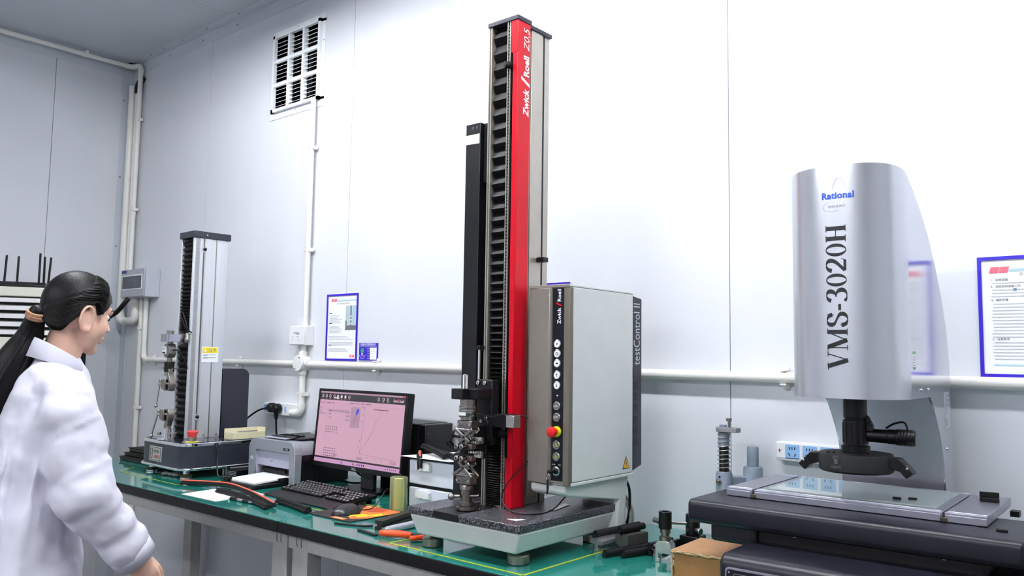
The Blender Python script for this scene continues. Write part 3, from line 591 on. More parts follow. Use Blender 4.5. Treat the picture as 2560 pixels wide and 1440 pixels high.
def button(z, face, sym, dx=0):
    c = (pc+dx, ky0-.0005, z)
    r = G().lathe([(.0108, 0), (.0108, .0025), (.0092, .0035), (.0082, .0032)], c, (0, -1, 0), 24).obj('button', M_bring, pn)
    G().cyl((c[0], c[1]-.0022, z), (c[0], c[1]-.0034, z), .0083, n=24).obj('button_face', face, r)
    y = c[1]-.0038; x = c[0]
    def P(p): G().prism([(x+a, z+b) for a, b in p], 'y', y, y+.0006).obj('symbol', M_ink if face is M_btn else M_ylw, r)
    if sym == 'play': P([(-.0015, -.003), (-.0015, .003), (.003, 0)])
    elif sym == 'ring': G().tube([(x+.0035*cos(a*pi/10), y, z+.0035*sin(a*pi/10)) for a in range(20)], .0006, 5, closed=True).obj('symbol', M_ink, r)
    elif sym == 'both': P([(-.004, 0), (-.001, .002), (-.001, .0006), (.001, .0006), (.001, .002), (.004, 0), (.001, -.002), (.001, -.0006), (-.001, -.0006), (-.001, -.002)]); P([(-.0004, -.002), (.0004, -.002), (.0004, .002), (-.0004, .002)])
    elif sym in ('up', 'down'):
        k = 1 if sym == 'up' else -1; P([(a, b*k) for a, b in ((-.0006, -.0045), (.0006, -.0045), (.0006, .001), (.0022, .001), (0, .0045), (-.0022, .001), (-.0006, .001))])
    elif sym in ('wu', 'wd'):
        G().tube([(x+a, y, z+b) for a, b in ((-.0048, -.0035), (.0048, -.0035), (0, .0048))], .0006, 5, closed=True).obj('symbol', M_ylw, r)
        k = 1 if sym == 'wu' else -1; P([(a, b*k-.0008) for a, b in ((-.0005, -.002), (.0005, -.002), (.0005, .0), (.0015, 0), (0, .002), (-.0015, 0), (-.0005, 0))])
    elif sym: text(sym, .0065, M_wink, 'symbol', r, (x, y, z), X1, Z1)
    return r
for z, f, s in ((1.3345, M_btn, 'play'), (1.3105, M_btn, 'ring'), (1.2870, M_btn, 'both'), (1.2585, M_btn, 'up'), (1.2335, M_btn, 'down'), (1.1835, M_gbtn, 'ON'), (1.1565, M_gbtn, 'OFF'), (1.0900, M_gbtn, 'wu'), (1.0620, M_gbtn, 'wd')): button(z, f, s)
G().lathe([(.002, 0), (.0015, .001)], (pc, ky0-.0005, 1.2085), (0, -1, 0), 10).obj('led', M_wink, pn)
es = G().lathe([(.0128, 0), (.0128, .004), (.0118, .006)], (pc, ky0-.0005, 1.122), (0, -1, 0), 24).obj('emergency_stop', M_ylw, pn)
G().lathe([(.0075, .006), (.0075, .016), (.0120, .017), (.0128, .022), (.0118, .027), (.008, .0285)], (pc, ky0-.0005, 1.122), (0, -1, 0), 24).obj('mushroom_head', mat('signal red', (205, 22, 22), .35), es)
ks = G().lathe([(.0115, 0), (.0115, .003), (.0095, .005), (.0075, .0045)], (pc, ky0-.0005, 1.027), (0, -1, 0), 24).obj('key_switch', M_bring, pn)
G().lathe([(.0072, .003), (.0062, .007), (.005, .0075)], (pc, ky0-.0005, 1.027), (0, -1, 0), 18).obj('lock_barrel', M_blk, ks)
G().box(pc-.012, pc+.001, ky0-.024, ky0-.008, 1.0235, 1.0305).obj('key_bow', M_blk, ks, bev=.002)
G().tube([(pc-.010+.0055*cos(a*pi/10), ky0-.022, 1.0155+.0075*sin(a*pi/10)) for a in range(20)], .0007, 6, closed=True).obj('key_ring', M_chrome, ks)
G().prism([(pc-.013, 1.009), (pc-.009, 1.009), (pc-.007, .990), (pc-.010, .974), (pc-.013, .972), (pc-.013, .99)], 'y', ky0-.023, ky0-.021).obj('hanging_key', M_blkm, ks)
text('SETUP', .0038, M_wink, 'caption', pn, (pc-.009, yp, 1.0425), X1, Z1); text('TEST', .0038, M_wink, 'caption', pn, (pc+.009, yp, 1.0425), X1, Z1)
# warning triangle on the cabinet side
w = G().prism([(1.846, 1.013), (1.880, 1.013), (1.863, 1.046)], 'x', kx1-.001, kx1+.0006).obj('warning_triangle', M_ink, cb)
G().prism([(1.8492, 1.0148), (1.8768, 1.0148), (1.863, 1.0415)], 'x', kx1, kx1+.0010).obj('triangle_field', mat('warning yellow', (240, 176, 24), .4), w)
G().prism([(1.865, 1.036), (1.860, 1.026), (1.8635, 1.0265), (1.861, 1.0165), (1.8665, 1.028), (1.863, 1.0275)], 'x', kx1+.001, kx1+.0013).obj('lightning_bolt', M_ink, w)
# cooling unit at the back with its name and slots
hs = G().prism([(1.898, 1.004), (1.944, 1.016), (1.944, 1.462), (1.941, 1.465), (1.898, 1.4705)], 'x', kx0+.01, kx1-.002).obj('cooling_unit', M_cap2, TR, bev=.001)
text('testControl II', .046, mat('silver ink', (196, 198, 204), .4, .2), 'lettering', hs, (kx1-.0012, 1.9195, 1.369), (0, 0, 1), (0, -1, 0), sx=.66)
sl = None
for i in range(6):
    for j in range(5):
        for k in range(2):
            z = 1.238-i*.0305-j*.0042; y = 1.902+k*.012
            if sl is None: sl = G().box(kx1-.0025, kx1-.0012, y, y+.010, z, z+.0018).obj('vent_slot', M_blk, hs, smooth=0); y0, zz0 = y, z
            else: share(sl, hs, (0, y-y0, z-zz0), 'vent_slot')
G().box(kx1-.002, kx1-.0008, 1.898, 1.9005, 1.248, 1.278).obj('seam_shadow', M_blk, hs)
# bracket that carries the cabinet
G().prism([(1.612, .992), (1.612, .974), (1.625, .966), (1.852, .933), (1.846, .925), (1.838, .857), (1.872, .857), (1.895, .992)], 'x', -1.29, -1.182).obj('cabinet_bracket', M_grey, TR, bev=.005, seg=3)
G().box(-1.30, -1.192, 1.845, 1.90, .857, .955).obj('bracket_foot', M_grey, TR, bev=.004)
# cables of the tester
G().tube(spline([(-1.29, 1.63, 1.06), (-1.305, 1.60, 1.03), (-1.325, 1.565, .99), (-1.33, 1.55, .955), (-1.30, 1.545, .930), (-1.26, 1.56, .9245), (-1.235, 1.60, .925), (-1.23, 1.64, .935), (-1.24, 1.70, .955), (-1.23, 1.76, .965)]), .0017, 8).obj('sensor_cable', M_blk, TR)
for i, dy in enumerate((0, .012)):
    G().tube(spline([(-1.225, 1.905+dy, .95), (-1.20, 1.905+dy, .925), (-1.186, 1.91+dy, .89), (-1.19, 1.908+dy, .855), (-1.22, 1.90+dy, .832), (-1.27, 1.91, .828)]), .0042, 8).obj('rear_cable', mat('grey green cable', (140, 146, 138), .5), TR)
G().tube(spline([(-1.2, 1.902, .985), (-1.187, 1.908, .95), (-1.190, 1.908, .88), (-1.21, 1.905, .83)]), .0038, 8).obj('rear_cable', M_blk, TR)
# things lying on the granite
G().add([(-1.262, 1.655, .9222), (-1.243, 1.650, .9222), (-1.265, 1.745, .9222), (-1.284, 1.748, .9222), (-1.262, 1.655, .9235), (-1.243, 1.650, .9235), (-1.265, 1.745, .9235), (-1.284, 1.748, .9235)], [(0, 3, 2, 1), (4, 5, 6, 7), (0, 1, 5, 4), (1, 2, 6, 5), (2, 3, 7, 6), (3, 0, 4, 7)]).obj('steel_strip', M_steel, label='flat steel strip on the granite under the cabinet', cat='steel strip', at=(-1.26, 1.7, .9222))
G().prism([(-1.262, 1.490), (-1.232, 1.487), (-1.226, 1.515)], 'z', .9222, .9228).obj('paper_scrap', M_paper, label='small white paper scrap on the granite front corner', cat='paper', at=(-1.24, 1.5, .9222))
# ---------------------------------------------------------------- small tester on the left bench
M_navy = mat('dark slate paint', (38, 40, 50), .38, 0, var=.04)
M_brush = mat('brushed silver aluminium', (214, 217, 222), .34, .55, var=.03, scale=20, stretch=(1, 1, .05))
ST = thing('tensile_tester', 'small silver column tester with dark base on the left bench', 'testing machine', (-3.13, 1.72, D), -1.6)
sx0, sx1, sy0, sy1 = -3.315, -2.945, 1.592, 1.99
def rr(i, r): return rrect(sx0+i, sx1-i, sy0+i, sy1-i, r, 7)
G().prism(rr(.004, .05), 'z', .862, .942).obj('base_housing', M_navy, ST)
G().prism(rr(-.004, .054), 'z', .852, .862).obj('chrome_skirt', M_chrome, ST, bev=.003)
G().prism(rr(.002, .052), 'z', .942, .955).obj('chrome_rim', M_chrome, ST, bev=.002)
G().prism(rr(.012, .045), 'z', .955, .9565).obj('top_plate', mat('dark glossy plate', (58, 60, 70), .12, .4), ST)
for x, y in ((-3.27, 1.632), (-2.985, 1.632), (-3.27, 1.95), (-2.985, 1.95)):
    f = G().lathe([(.019, 0), (.021, .001), (.021, .006), (.019, .007), (.012, .008), (.012, .032)], (x, y, D), n=24).obj('foot', M_chrome, ST)
    G().lathe([(.021, .008), (.0225, .009), (.0225, .016), (.021, .017)], (x, y, D), n=24).obj('foot_ring', mat('olive rubber ring', (52, 52, 20), .4), f)
# name plate
np_ = G().box(-3.215, -3.115, 1.5925, 1.597, .872, .930).obj('name_plate', mat('silver plate', (188, 188, 184), .35, .6), ST, bev=.001)
G().prism(rrect(-3.209, -3.121, .876, .926, .001, 2), 'y', 1.5918, 1.5926).obj('plate_border', M_ink, np_)
G().box(-3.2075, -3.1225, 1.5912, 1.592, .8775, .9245).obj('plate_face', mat('pale silver plate', (176, 176, 172), .4, .4), np_)
text('恩易仪器厂', .013, M_ink, 'lettering', np_, (-3.150, 1.5909, .910), X1, Z1, sx=.8); text('ENSYI', .0175, mat('dark red ink', (178, 20, 36), .4), 'lettering', np_, (-3.150, 1.5909, .890), X1, Z1, bold=.0004, sx=.9)
for a in ((-3.204, -3.2015), (-3.1885, -3.186)): G().box(a[0], a[1], 1.5907, 1.5915, .882, .921).obj('logo_bar', M_ink, np_)
for z in (.8835, .9015, .9195): G().box(-3.204, -3.186, 1.5908, 1.5915, z-.0012, z+.0012).obj('logo_bar', mat('dark red ink', (178, 20, 36), .4), np_)
# column
c0, c1, d0, d1, zt = -3.222, -3.112, 1.685, 1.832, 1.768
G().box(c0, c0+.006, d0, d1, .9565, zt).box(c1-.012, c1, d0, d1, .9565, zt).box(c0+.006, c1-.012, d0+.03, d1, .9565, zt).obj('column', M_brush, ST, bev=.0015)
G().box(c1, c1+.0006, d0+.008, d0+.026, .96, zt).obj('ruler', mat('grey steel rule', (170, 170, 172), .4, .6), ST)
g = G()
for i in range(80): g.box(c1+.0005, c1+.0009, d0+.014, d0+.014+(.004 if i % 5 else .007), .97+i*.0099, .971+i*.0099)
g.obj('ruler_marks', M_ink, ST, smooth=0)
G().box(c1, c1+.0008, d0+.040, d0+.046, .9565, zt).obj('slot', M_dsteel, ST)
G().box(c1, c1+.0008, d0+.095, d0+.099, .9565, zt).obj('slot', M_dsteel, ST)
for y in (d0+.060, d0+.118): G().box(c1, c1+.0016, y-.010, y+.018, .9565, zt).obj('side_panel', M_brush, ST, bev=.0006)
G().cyl((c1+.003, d0+.043, .98), (c1+.003, d0+.043, zt), .0018, n=8).obj('limit_rod', M_dsteel, ST)
for z in (1.722, 1.042):
    k = G().lathe([(.007, 0), (.007, .008), (.004, .010)], (c1+.002, d0+.045, z), (1, -.3, 0), 16).obj('limit_knob', M_blk, ST)
    G().cyl((c1+.003, d0+.043, z-.012), (c1+.003, d0+.043, z+.012), .0045, n=10).obj('limit_collar', M_chrome, k)
G().box(c0-.006, c1+.008, d0-.006, d1+.010, zt, zt+.027).obj('top_cap', M_navy, ST, bev=.002)
for y in (d0+.05,): G().ball((c1+.008, y, zt+.013), .004, n=10, m=6).obj('cap_screw', M_chrome, ST)
for y in (d0+.03, d0+.075, d0+.13): G().cyl((c1+.001, y, .968), (c1+.004, y, .968), .0035, n=8).obj('screw', M_chrome, ST)
bl2 = G().box(c0+.006, c1-.012, d0+.024, d0+.03, .9565, zt-.004).obj('bellows', M_bel, ST)
def folds2(z0, z1, n, e0, e1):
    hs = [e0+(e1-e0)*(i/(n-1)) for i in range(n)]; k = (z1-z0)/sum(hs); z = z0
    for h in hs:
        h *= k; a, b = c0+.006, c1-.012
        G().add([(a, d0+.016, z), (b, d0+.016, z), (b, d0+.004, z+h*.5), (a, d0+.004, z+h*.5), (b, d0+.016, z+h), (a, d0+.016, z+h)], [(0, 1, 2, 3), (3, 2, 4, 5)]).obj('pleat', M_bel, bl2, smooth=0); z += h
folds2(1.385, 1.76, 24, .4, 1.2); folds2(.96, 1.335, 15, 1.2, 1.0)
# crosshead plate with load cell and grips
gx, gy = -3.152, 1.625
ch = G().prism(rrect(gx-.032, gx+.028, 1.598, 1.70, .008, 4), 'z', 1.341, 1.372).obj('crosshead', mat('satin chrome', (180, 180, 192), .15, 1), ST, bev=.001)
for a in ((-.008, -.008), (.006, -.01), (.0, .008)): G().cyl((gx+a[0], gy+a[1], 1.372), (gx+a[0], gy+a[1], 1.386), .0055, n=10).obj('bolt', M_dsteel, ch)
G().box(gx-.01, c1+.018, 1.68, 1.684, 1.371, 1.3735).obj('pointer_bar', M_steel, ch)
G().lathe([(.008, 0), (.011, .004), (.011, .02), (.008, .024), (.008, .04)], (gx+.045, 1.672, 1.338), n=14).obj('connector', M_dsteel, ch)
G().tube(spline([(gx+.045, 1.672, 1.378), (gx+.042, 1.668, 1.41), (gx+.018, 1.664, 1.455), (gx+.002, 1.664, 1.462), (gx-.002, 1.67, 1.44), (gx+.02, 1.675, 1.40), (gx+.043, 1.69, 1.38)]), .003, 8).obj('cable_loop', M_rub, ch)
lc2 = G().prism([(gx+.026*cos(radians(a)), 1.306+.030*sin(radians(a))) for a in range(22, 382, 45)], 'y', gy-.016, gy+.016).obj('load_cell', mat('grey nickel', (132, 132, 128), .35, .9), ST, bev=.002)
G().box(gx-.026, gx+.003, gy-.019, gy-.015, 1.293, 1.323).obj('cell_label', M_white, lc2, bev=.0005)
text('ENSYI', .006, M_ink, 'lettering', lc2, (gx-.0115, gy-.0195, 1.313), X1, Z1, bold=.0002)
G().box(gx-.024, gx+.001, gy-.0195, gy-.019, 1.295, 1.301).obj('label_band', M_ink, lc2)
G().tube(spline([(gx+.025, gy, 1.308), (gx+.04, gy+.01, 1.307), (gx+.055, gy+.03, 1.28), (gx+.062, gy+.045, 1.235)]), .0026, 8).obj('cell_cable', M_rub, lc2)
G().cyl((gx, gy, 1.262), (gx, gy, 1.280), .010).obj('cell_stud', M_dsteel, lc2); G().cyl((gx, gy, 1.360), (gx, gy, 1.334), .011).obj('cell_stud', M_dsteel, lc2)
g = G().cyl((gx, gy, 1.222), (gx, gy, 1.262), .019, n=24).obj('coupling', M_blk, ST, bev=.001)
G().cyl((gx, gy, 1.206), (gx, gy, 1.222), .017, n=24).obj('coupling_ring', M_dsteel, g)
G().cyl((gx-.019, gy-.01, 1.237), (gx-.023, gy-.012, 1.237), .004, n=8).obj('screw', M_chrome, g); G().cyl((gx+.018, gy, 1.237), (gx+.055, gy+.01, 1.236), .0026, n=8).obj('cross_pin', M_dsteel, g)
def vice(zc, s, swing):
    """screw grip: yoke, clamp body, spindle with T-handle; s=+1 hangs from above"""
    v = G().prism([(gx-.024, zc-.017), (gx+.010, zc-.024), (gx+.010, zc+.024), (gx-.024, zc+.017)], 'y', gy-.020, gy+.020).obj('vice_grip', M_grip, ST, bev=.003)
    G().prism([(gx+.012, zc-.02), (gx+.03, zc-.026), (gx+.040, zc-.010), (gx+.040, zc+.010), (gx+.018, zc+s*.046), (gx+.004, zc+s*.046), (gx+.006, zc+s*.026), (gx+.02, zc+s*.018), (gx+.02, zc-.018)] if s > 0 else [(gx+.012, zc+.02), (gx+.03, zc+.026), (gx+.040, zc+.010), (gx+.040, zc-.010), (gx+.018, zc-.046), (gx+.004, zc-.046), (gx+.006, zc-.026), (gx+.02, zc-.018), (gx+.02, zc+.018)], 'y', gy-.012, gy+.012).obj('yoke', M_grip, v, bev=.002)
    for y in (-.012, .012): G().cyl((gx+.005, gy+y, zc+.004), (gx+.036, gy+y, zc+.004), .0045, n=12).obj('guide_pin', M_steel, v)
    G().cyl((gx-.024, gy, zc), (gx-.046, gy, zc), .008, n=14).cyl((gx-.030, gy, zc), (gx-.036, gy, zc), .0105, n=14).obj('spindle', M_dsteel, v)
    h = G().cyl((gx-.044, gy, zc), (gx-.076, gy, zc), .0085, n=14).obj('handle_hub', M_steel, v)
    a = Vector((gx-.070, gy, zc+.014)); b = Vector((gx-.070-swing, gy-.012, zc-.088))
    G().cyl(a, b, .0035, n=10).ball(a, .0072, n=12, m=8).ball(b, .0072, n=12, m=8).obj('t_bar', M_steel, h)
    G().cyl((gx+.008, gy, zc+s*.038), (gx+.008, gy, zc+s*.062), .013, n=18).obj('stud', M_dsteel, v)
vice(1.172, 1, .002); vice(1.052, -1, .030)
G().lathe([(.034, .9565), (.034, .963), (.017, .964), (.017, 1.0), (.014, 1.002)], (gx+.006, gy, 0), n=24).obj('lower_pedestal', M_chrome, ST)
G().cyl((gx-.02, gy-.012, .978), (gx-.034, gy-.016, .978), .005, n=10).cyl((gx+.02, gy, .980), (gx+.06, gy+.012, .984), .0028, n=10).obj('lower_pin', M_steel, ST)
# caution sticker
sk = G().box(c1+.0016, c1+.003, d0+.052, d0+.124, 1.262, 1.324).obj('caution_sticker', M_paper, ST)
G().box(c1+.003, c1+.0033, d0+.055, d0+.121, 1.2995, 1.3215).obj('yellow_band', mat('sticker yellow', (242, 214, 20), .5), sk)
xq = c1+.0037
text('注 意', .014, M_gink, 'lettering', sk, (xq, d0+.098, 1.3105), (0, 1, 0), Z1, bold=.0003)
G().prism([(d0+.061, 1.304), (d0+.073, 1.304), (d0+.067, 1.317)], 'x', xq-.0002, xq).obj('triangle_mark', M_paper, sk)
g = G()
for z, w in ((1.292, .055), (1.2885, .02), (1.281, .055), (1.2775, .02)): quad(g, (xq-.0002, 0, z), (0, 1, 0), Z1, d0+.058, d0+.058+w, -.0009, .0009)
g.obj('print', M_gink, sk)
# red emergency stop on the base
e = G().cyl((-2.995, 1.655, .9565), (-2.995, 1.655, .9575), .026, n=24).obj('stop_plate', mat('sticker yellow', (242, 214, 20), .5), ST)
G().lathe([(.012, .9575), (.012, .970), (.015, .972), (.015, .978)], (-2.995, 1.655, 0), n=20).obj('stop_collar', M_steel, e)
G().lathe([(.0145, .972), (.0165, .985), (.021, .992), (.021, .996), (.016, .999)], (-2.995, 1.655, 0), n=24).obj('emergency_stop', mat('coral red plastic', (222, 62, 66), .4), ST)
for x, y in ((-3.03, 1.64), (-3.0, 1.62), (-2.965, 1.66), (-2.965, 1.72), (-2.97, 1.76), (-2.96, 1.775)): G().ball((x, y, .957), .003, .003, .002, 8, 5).obj('rivet', M_chrome, ST)
# motor housing behind
G().prism(arc((1.93, 1.205), .03, 90, 0, 8)+[(1.96, .9565), (1.838, .9565), (1.838, 1.235)], 'x', c0-.02, c1-.004).obj('motor_housing', M_navy, ST, bev=.002)
for y in (1.86, 1.91): G().ball((c1-.004, y, .968), .003, n=8, m=6).obj('screw', M_chrome, ST)
G().tube(spline([(-2.944, 1.735, .948), (-2.937, 1.725, .94), (-2.925, 1.725, .90), (-2.905, 1.715, .86), (-2.885, 1.71, .832), (-2.86, 1.72, .825), (-2.83, 1.74, .826)]), .003, 8).obj('signal_cable', M_blk, ST)
# cream open case on the base corner
M_cream = mat('cream plastic', (222, 216, 180), .45, var=.03)
t = thing('parts_case', 'cream open plastic case on the corner of the small tester base', 'case', (-3.0, 1.86, .9565), -1.6)
kx, ky = -3.02, 1.80
G().box(kx, kx+.06, ky, ky+.15, .9568, .960).box(kx, kx+.06, ky, ky+.003, .96, .985).box(kx+.057, kx+.06, ky, ky+.15, .96, .984).box(kx, kx+.003, ky, ky+.15, .96, .997).box(kx, kx+.06, ky+.147, ky+.15, .96, .999).obj('body', M_cream, t, bev=.001)
G().box(kx+.01, kx+.05, ky+.02, ky+.14, .960, .978).obj('foam', M_paper, t, bev=.003)
G().cyl((kx+.02, ky+.05, .981), (kx+.03, ky+.13, .983), .004, n=10).obj('steel_pin', M_dsteel, t)
# crumpled cloth and a black rule under the tester
g = G()
rr_ = random.Random(4)
for i in range(7): g.ball((-3.14+i*.016, 1.63+rr_.uniform(-.015, .03), D+.007), rr_.uniform(.014, .022), rr_.uniform(.012, .02), rr_.uniform(.005, .007), 12, 8)
cl = g.obj('grey_cloth', mat('grey cotton cloth', (150, 148, 150), .9, var=.15, bump=.4, bscale=120), label='crumpled grey cloth under the small tester', cat='cloth', at=(-3.05, 1.63, D))
rm = cl.modifiers.new('weld', 'REMESH'); rm.mode = 'VOXEL'; rm.voxel_size = .003; sm = cl.modifiers.new('smooth', 'SMOOTH'); sm.iterations = 6
t = thing('instrument_case', 'flat dark slotted case under the right side of the small tester', 'case', (-2.93, 1.86, D))
G().box(-2.955, -2.885, 1.78, 1.92, D+.0003, .846).obj('body', M_blk, t, bev=.002)
for z in (.826, .832, .838): G().box(-2.95, -2.89, 1.779, 1.78, z, z+.002).obj('slot_edge', M_gink, t)
# black cases stacked at the left end of the bench
for i, (z0, z1, y, lb) in enumerate(((.8203, .838, 1.70, 'flat black panel lowest of the stack left of the small tester'), (.8385, .853, 1.72, 'flat black panel in the middle of the stack left of the small tester'), (.8535, .872, 1.74, 'black lidded case on top of the stack left of the small tester'))):
    t = thing('black_case', lb, 'case', (-3.52, y, z0), group='black cases at the bench end')
    G().box(-3.70, -3.36, y, y+.30, z0, z1-.003).obj('body', M_blk, t, bev=.003); G().box(-3.703, -3.357, y-.003, y+.303, z1-.004, z1).obj('lid', M_rub, t, bev=.001)
# ---------------------------------------------------------------- vision measuring machine on the right
M_sil = mat('satin silver painted steel', (208, 209, 215), .27, .80, var=.02, scale=8, aniso=.3)
M_vdk = mat('slate grey moulded cover', (21, 21, 31), .36, 0, var=.05, spec=.4)
M_stage = mat('anodised stage aluminium', (146, 146, 158), .32, .6, var=.03)
VR = 1.2
M_side = mat('polished silver side steel', (196, 198, 206), .14, .78, var=.02, scale=8)
VM = thing('vision_measuring_machine', 'silver and slate optical measuring machine with glass stage at right', 'measuring machine', (-.54, 1.80, D), VR)
hx0, hx1, hyc, hyf = -.647, -.430, 1.70, 1.598     # head: flat sides to hyc, rounded nose to hyf
hc, ha, hb = (hx0+hx1)/2, (hx1-hx0)/2, hyc-hyf
def nose(a, e=2.35):
    """plan curve of the head, a from 180 (left side) over 270 (front) to 360 (right side)"""
    ca, sa = cos(radians(a)), sin(radians(a))
    return (hc+ha*math.copysign(abs(ca)**(2/e), ca), hyc+hb*math.copysign(abs(sa)**(2/e), sa))
# head shell: nose sweeps, its top curves back and down into the column sides
prof = [(1.70, 1.672), (1.75, 1.648), (1.81, 1.613), (1.87, 1.570), (1.93, 1.512), (1.985, 1.445), (2.024, 1.372), (2.045, 1.30), (2.05, 1.25)]
zb = 1.231
NN = 36; ring = [nose(180+180*i/NN) for i in range(NN+1)]
g = G(); k = NN+1
def topz(x, y): return 1.6825-.0005*abs((x-hc)/ha)**2-.010*max(0, (y-hyf)/hb)**2
g.add([(x, y, zb) for x, y in ring]+[(x, y, topz(x, y)) for x, y in ring], [(i, i+1, k+i+1, k+i) for i in range(NN)])
T = [(hx, y, z) for y, z in prof for hx in (hx0, hx1)]
g.add([(hx0, y, z) for y, z in prof]+[(hx1, y, z) for y, z in prof], [(i, i+1, len(prof)+i+1, len(prof)+i) for i in range(len(prof)-1)])
# top lid between the nose rim and the curved back
g.add([(x, y, topz(x, y)) for x, y in ring], [tuple(range(k))])
g.add([(x, y, zb) for x, y in ring], [tuple(range(k))[::-1]])
hd = g.obj('head_cover', M_sil, VM, smooth=35)
# side plates of the column: head, concave neck, foot (outline in y,z)
neck = [(1.852, zb), (1.878, 1.212), (1.908, 1.180), (1.932, 1.150), (1.952, 1.118), (1.966, 1.085), (1.974, 1.055), (1.978, 1.02), (1.980, .86)]
side = [(1.70, zb), (1.70, 1.672)]+prof[1:]+[(2.05, .86)]+neck[::-1]
for x, nm in ((hx1-.004, 'side_plate'), (hx0, 'side_plate')): G().prism(side, 'x', x, x+.004).obj(nm, M_side, VM, smooth=50)
n_ = len(neck); G().add([(hx0+.004, y, z) for y, z in neck]+[(hx1-.004, y, z) for y, z in neck], [(i, i+1, n_+i+1, n_+i) for i in range(n_-1)]).obj('neck_cover', mat('satin neck steel', (196, 196, 206), .33, .75, var=.03, aniso=.3), VM)
G().box(hx0+.004, hx1-.004, 1.985, 2.05, .86, 1.24).obj('column', M_vdk, VM)
for y, z in ((1.775, 1.247), (1.835, 1.247), (1.997, 1.115)): G().ball((hx1, y, z), .0035, n=10, m=6).obj('screw', M_chrome, VM)
pl = G().box(hx1-.001, hx1+.0008, 1.985, 2.030, 1.158, 1.238).obj('type_plate', mat('silver type plate', (192, 194, 202), .4, .4), VM, bev=.0005)
for z in (1.230, 1.220, 1.210): G().box(hx1+.0008, hx1+.0011, 2.008, 2.026, z-.003, z+.002).obj('plate_print', M_gink, pl)
G().box(hx1+.0008, hx1+.0011, 1.993, 2.002, 1.164, 1.182).obj('plate_print', M_gink, pl)
for x_ in (1.992, 1.998): G().box(hx1+.0008, hx1+.0011, x_, x_+.002, 1.19, 1.235).obj('plate_print', M_gink, pl)
st = G().box(hx1, hx1+.0006, 1.712, 1.735, 1.288, 1.323).obj('inspection_sticker', M_paper, VM)
for z in (1.288, 1.318): G().box(hx1+.0006, hx1+.0009, 1.712, 1.735, z, z+.005).obj('green_band', mat('sticker green', (120, 190, 130), .5), st)
g = G()
for i in range(4): quad(g, (hx1+.0008, 0, 1.312-i*.0052), (0, 1, 0), Z1, 1.715, 1.731, -.0007, .0007)
g.obj('sticker_print', M_gink, st)
# lettering wrapped round the nose: stroke font with thick stems and hairlines
import bisect
arcl = [0.0]; fine = [nose(180+180*i/720) for i in range(721)]
for i in range(720): arcl.append(arcl[-1]+math.dist(fine[i], fine[i+1]))
mid = arcl[360]
def onnose(s, z, off=.0007):
    """s metres along the nose from its front centre (+ right), height z"""
    t = min(max(mid+s, 0), arcl[-1]-1e-6); i = bisect.bisect_right(arcl, t)-1; f = (t-arcl[i])/(arcl[i+1]-arcl[i])
    a, b = fine[i], fine[i+1]; dx, dy = b[0]-a[0], b[1]-a[1]; l = math.hypot(dx, dy)
    return Vector((a[0]+dx*f+dy/l*off, a[1]+dy*f-dx/l*off, z))
TH, TN = .190, .036
def pen(g, pts, M, width=None, k=10):
    """ribbon along pts (letter space, cap height 1); width follows the stroke direction unless given"""
    P = []
    for i in range(len(pts)-1):
        for j in range(k): t = j/k; P.append((pts[i][0]+(pts[i+1][0]-pts[i][0])*t, pts[i][1]+(pts[i+1][1]-pts[i][1])*t))
    P.append(pts[-1]); vs = []
    for i, p in enumerate(P):
        a, b = P[max(i-1, 0)], P[min(i+1, len(P)-1)]; d = Vector((b[0]-a[0], b[1]-a[1])).normalized()
        w = (width if width else TN+(TH-TN)*abs(d.y)**1.3)/2; nn = Vector((-d.y, d.x))*w
        vs += [M(p[0]+nn.x, p[1]+nn.y), M(p[0]-nn.x, p[1]-nn.y)]
    g.add(vs, [(2*i, 2*i+1, 2*i+3, 2*i+2) for i in range(len(P)-1)])
def serif(g, x, y, w, M): pen(g, [(x-w/2, y), (x+w/2, y)], M, .03, 4)
def bez(pts, n=24):
    out = []
    for i in range(n+1):
        t = i/n; q = [Vector(p) for p in pts]
        while len(q) > 1: q = [a*(1-t)+b*t for a, b in zip(q[:-1], q[1:])]
        out.append(tuple(q[0]))
    return out
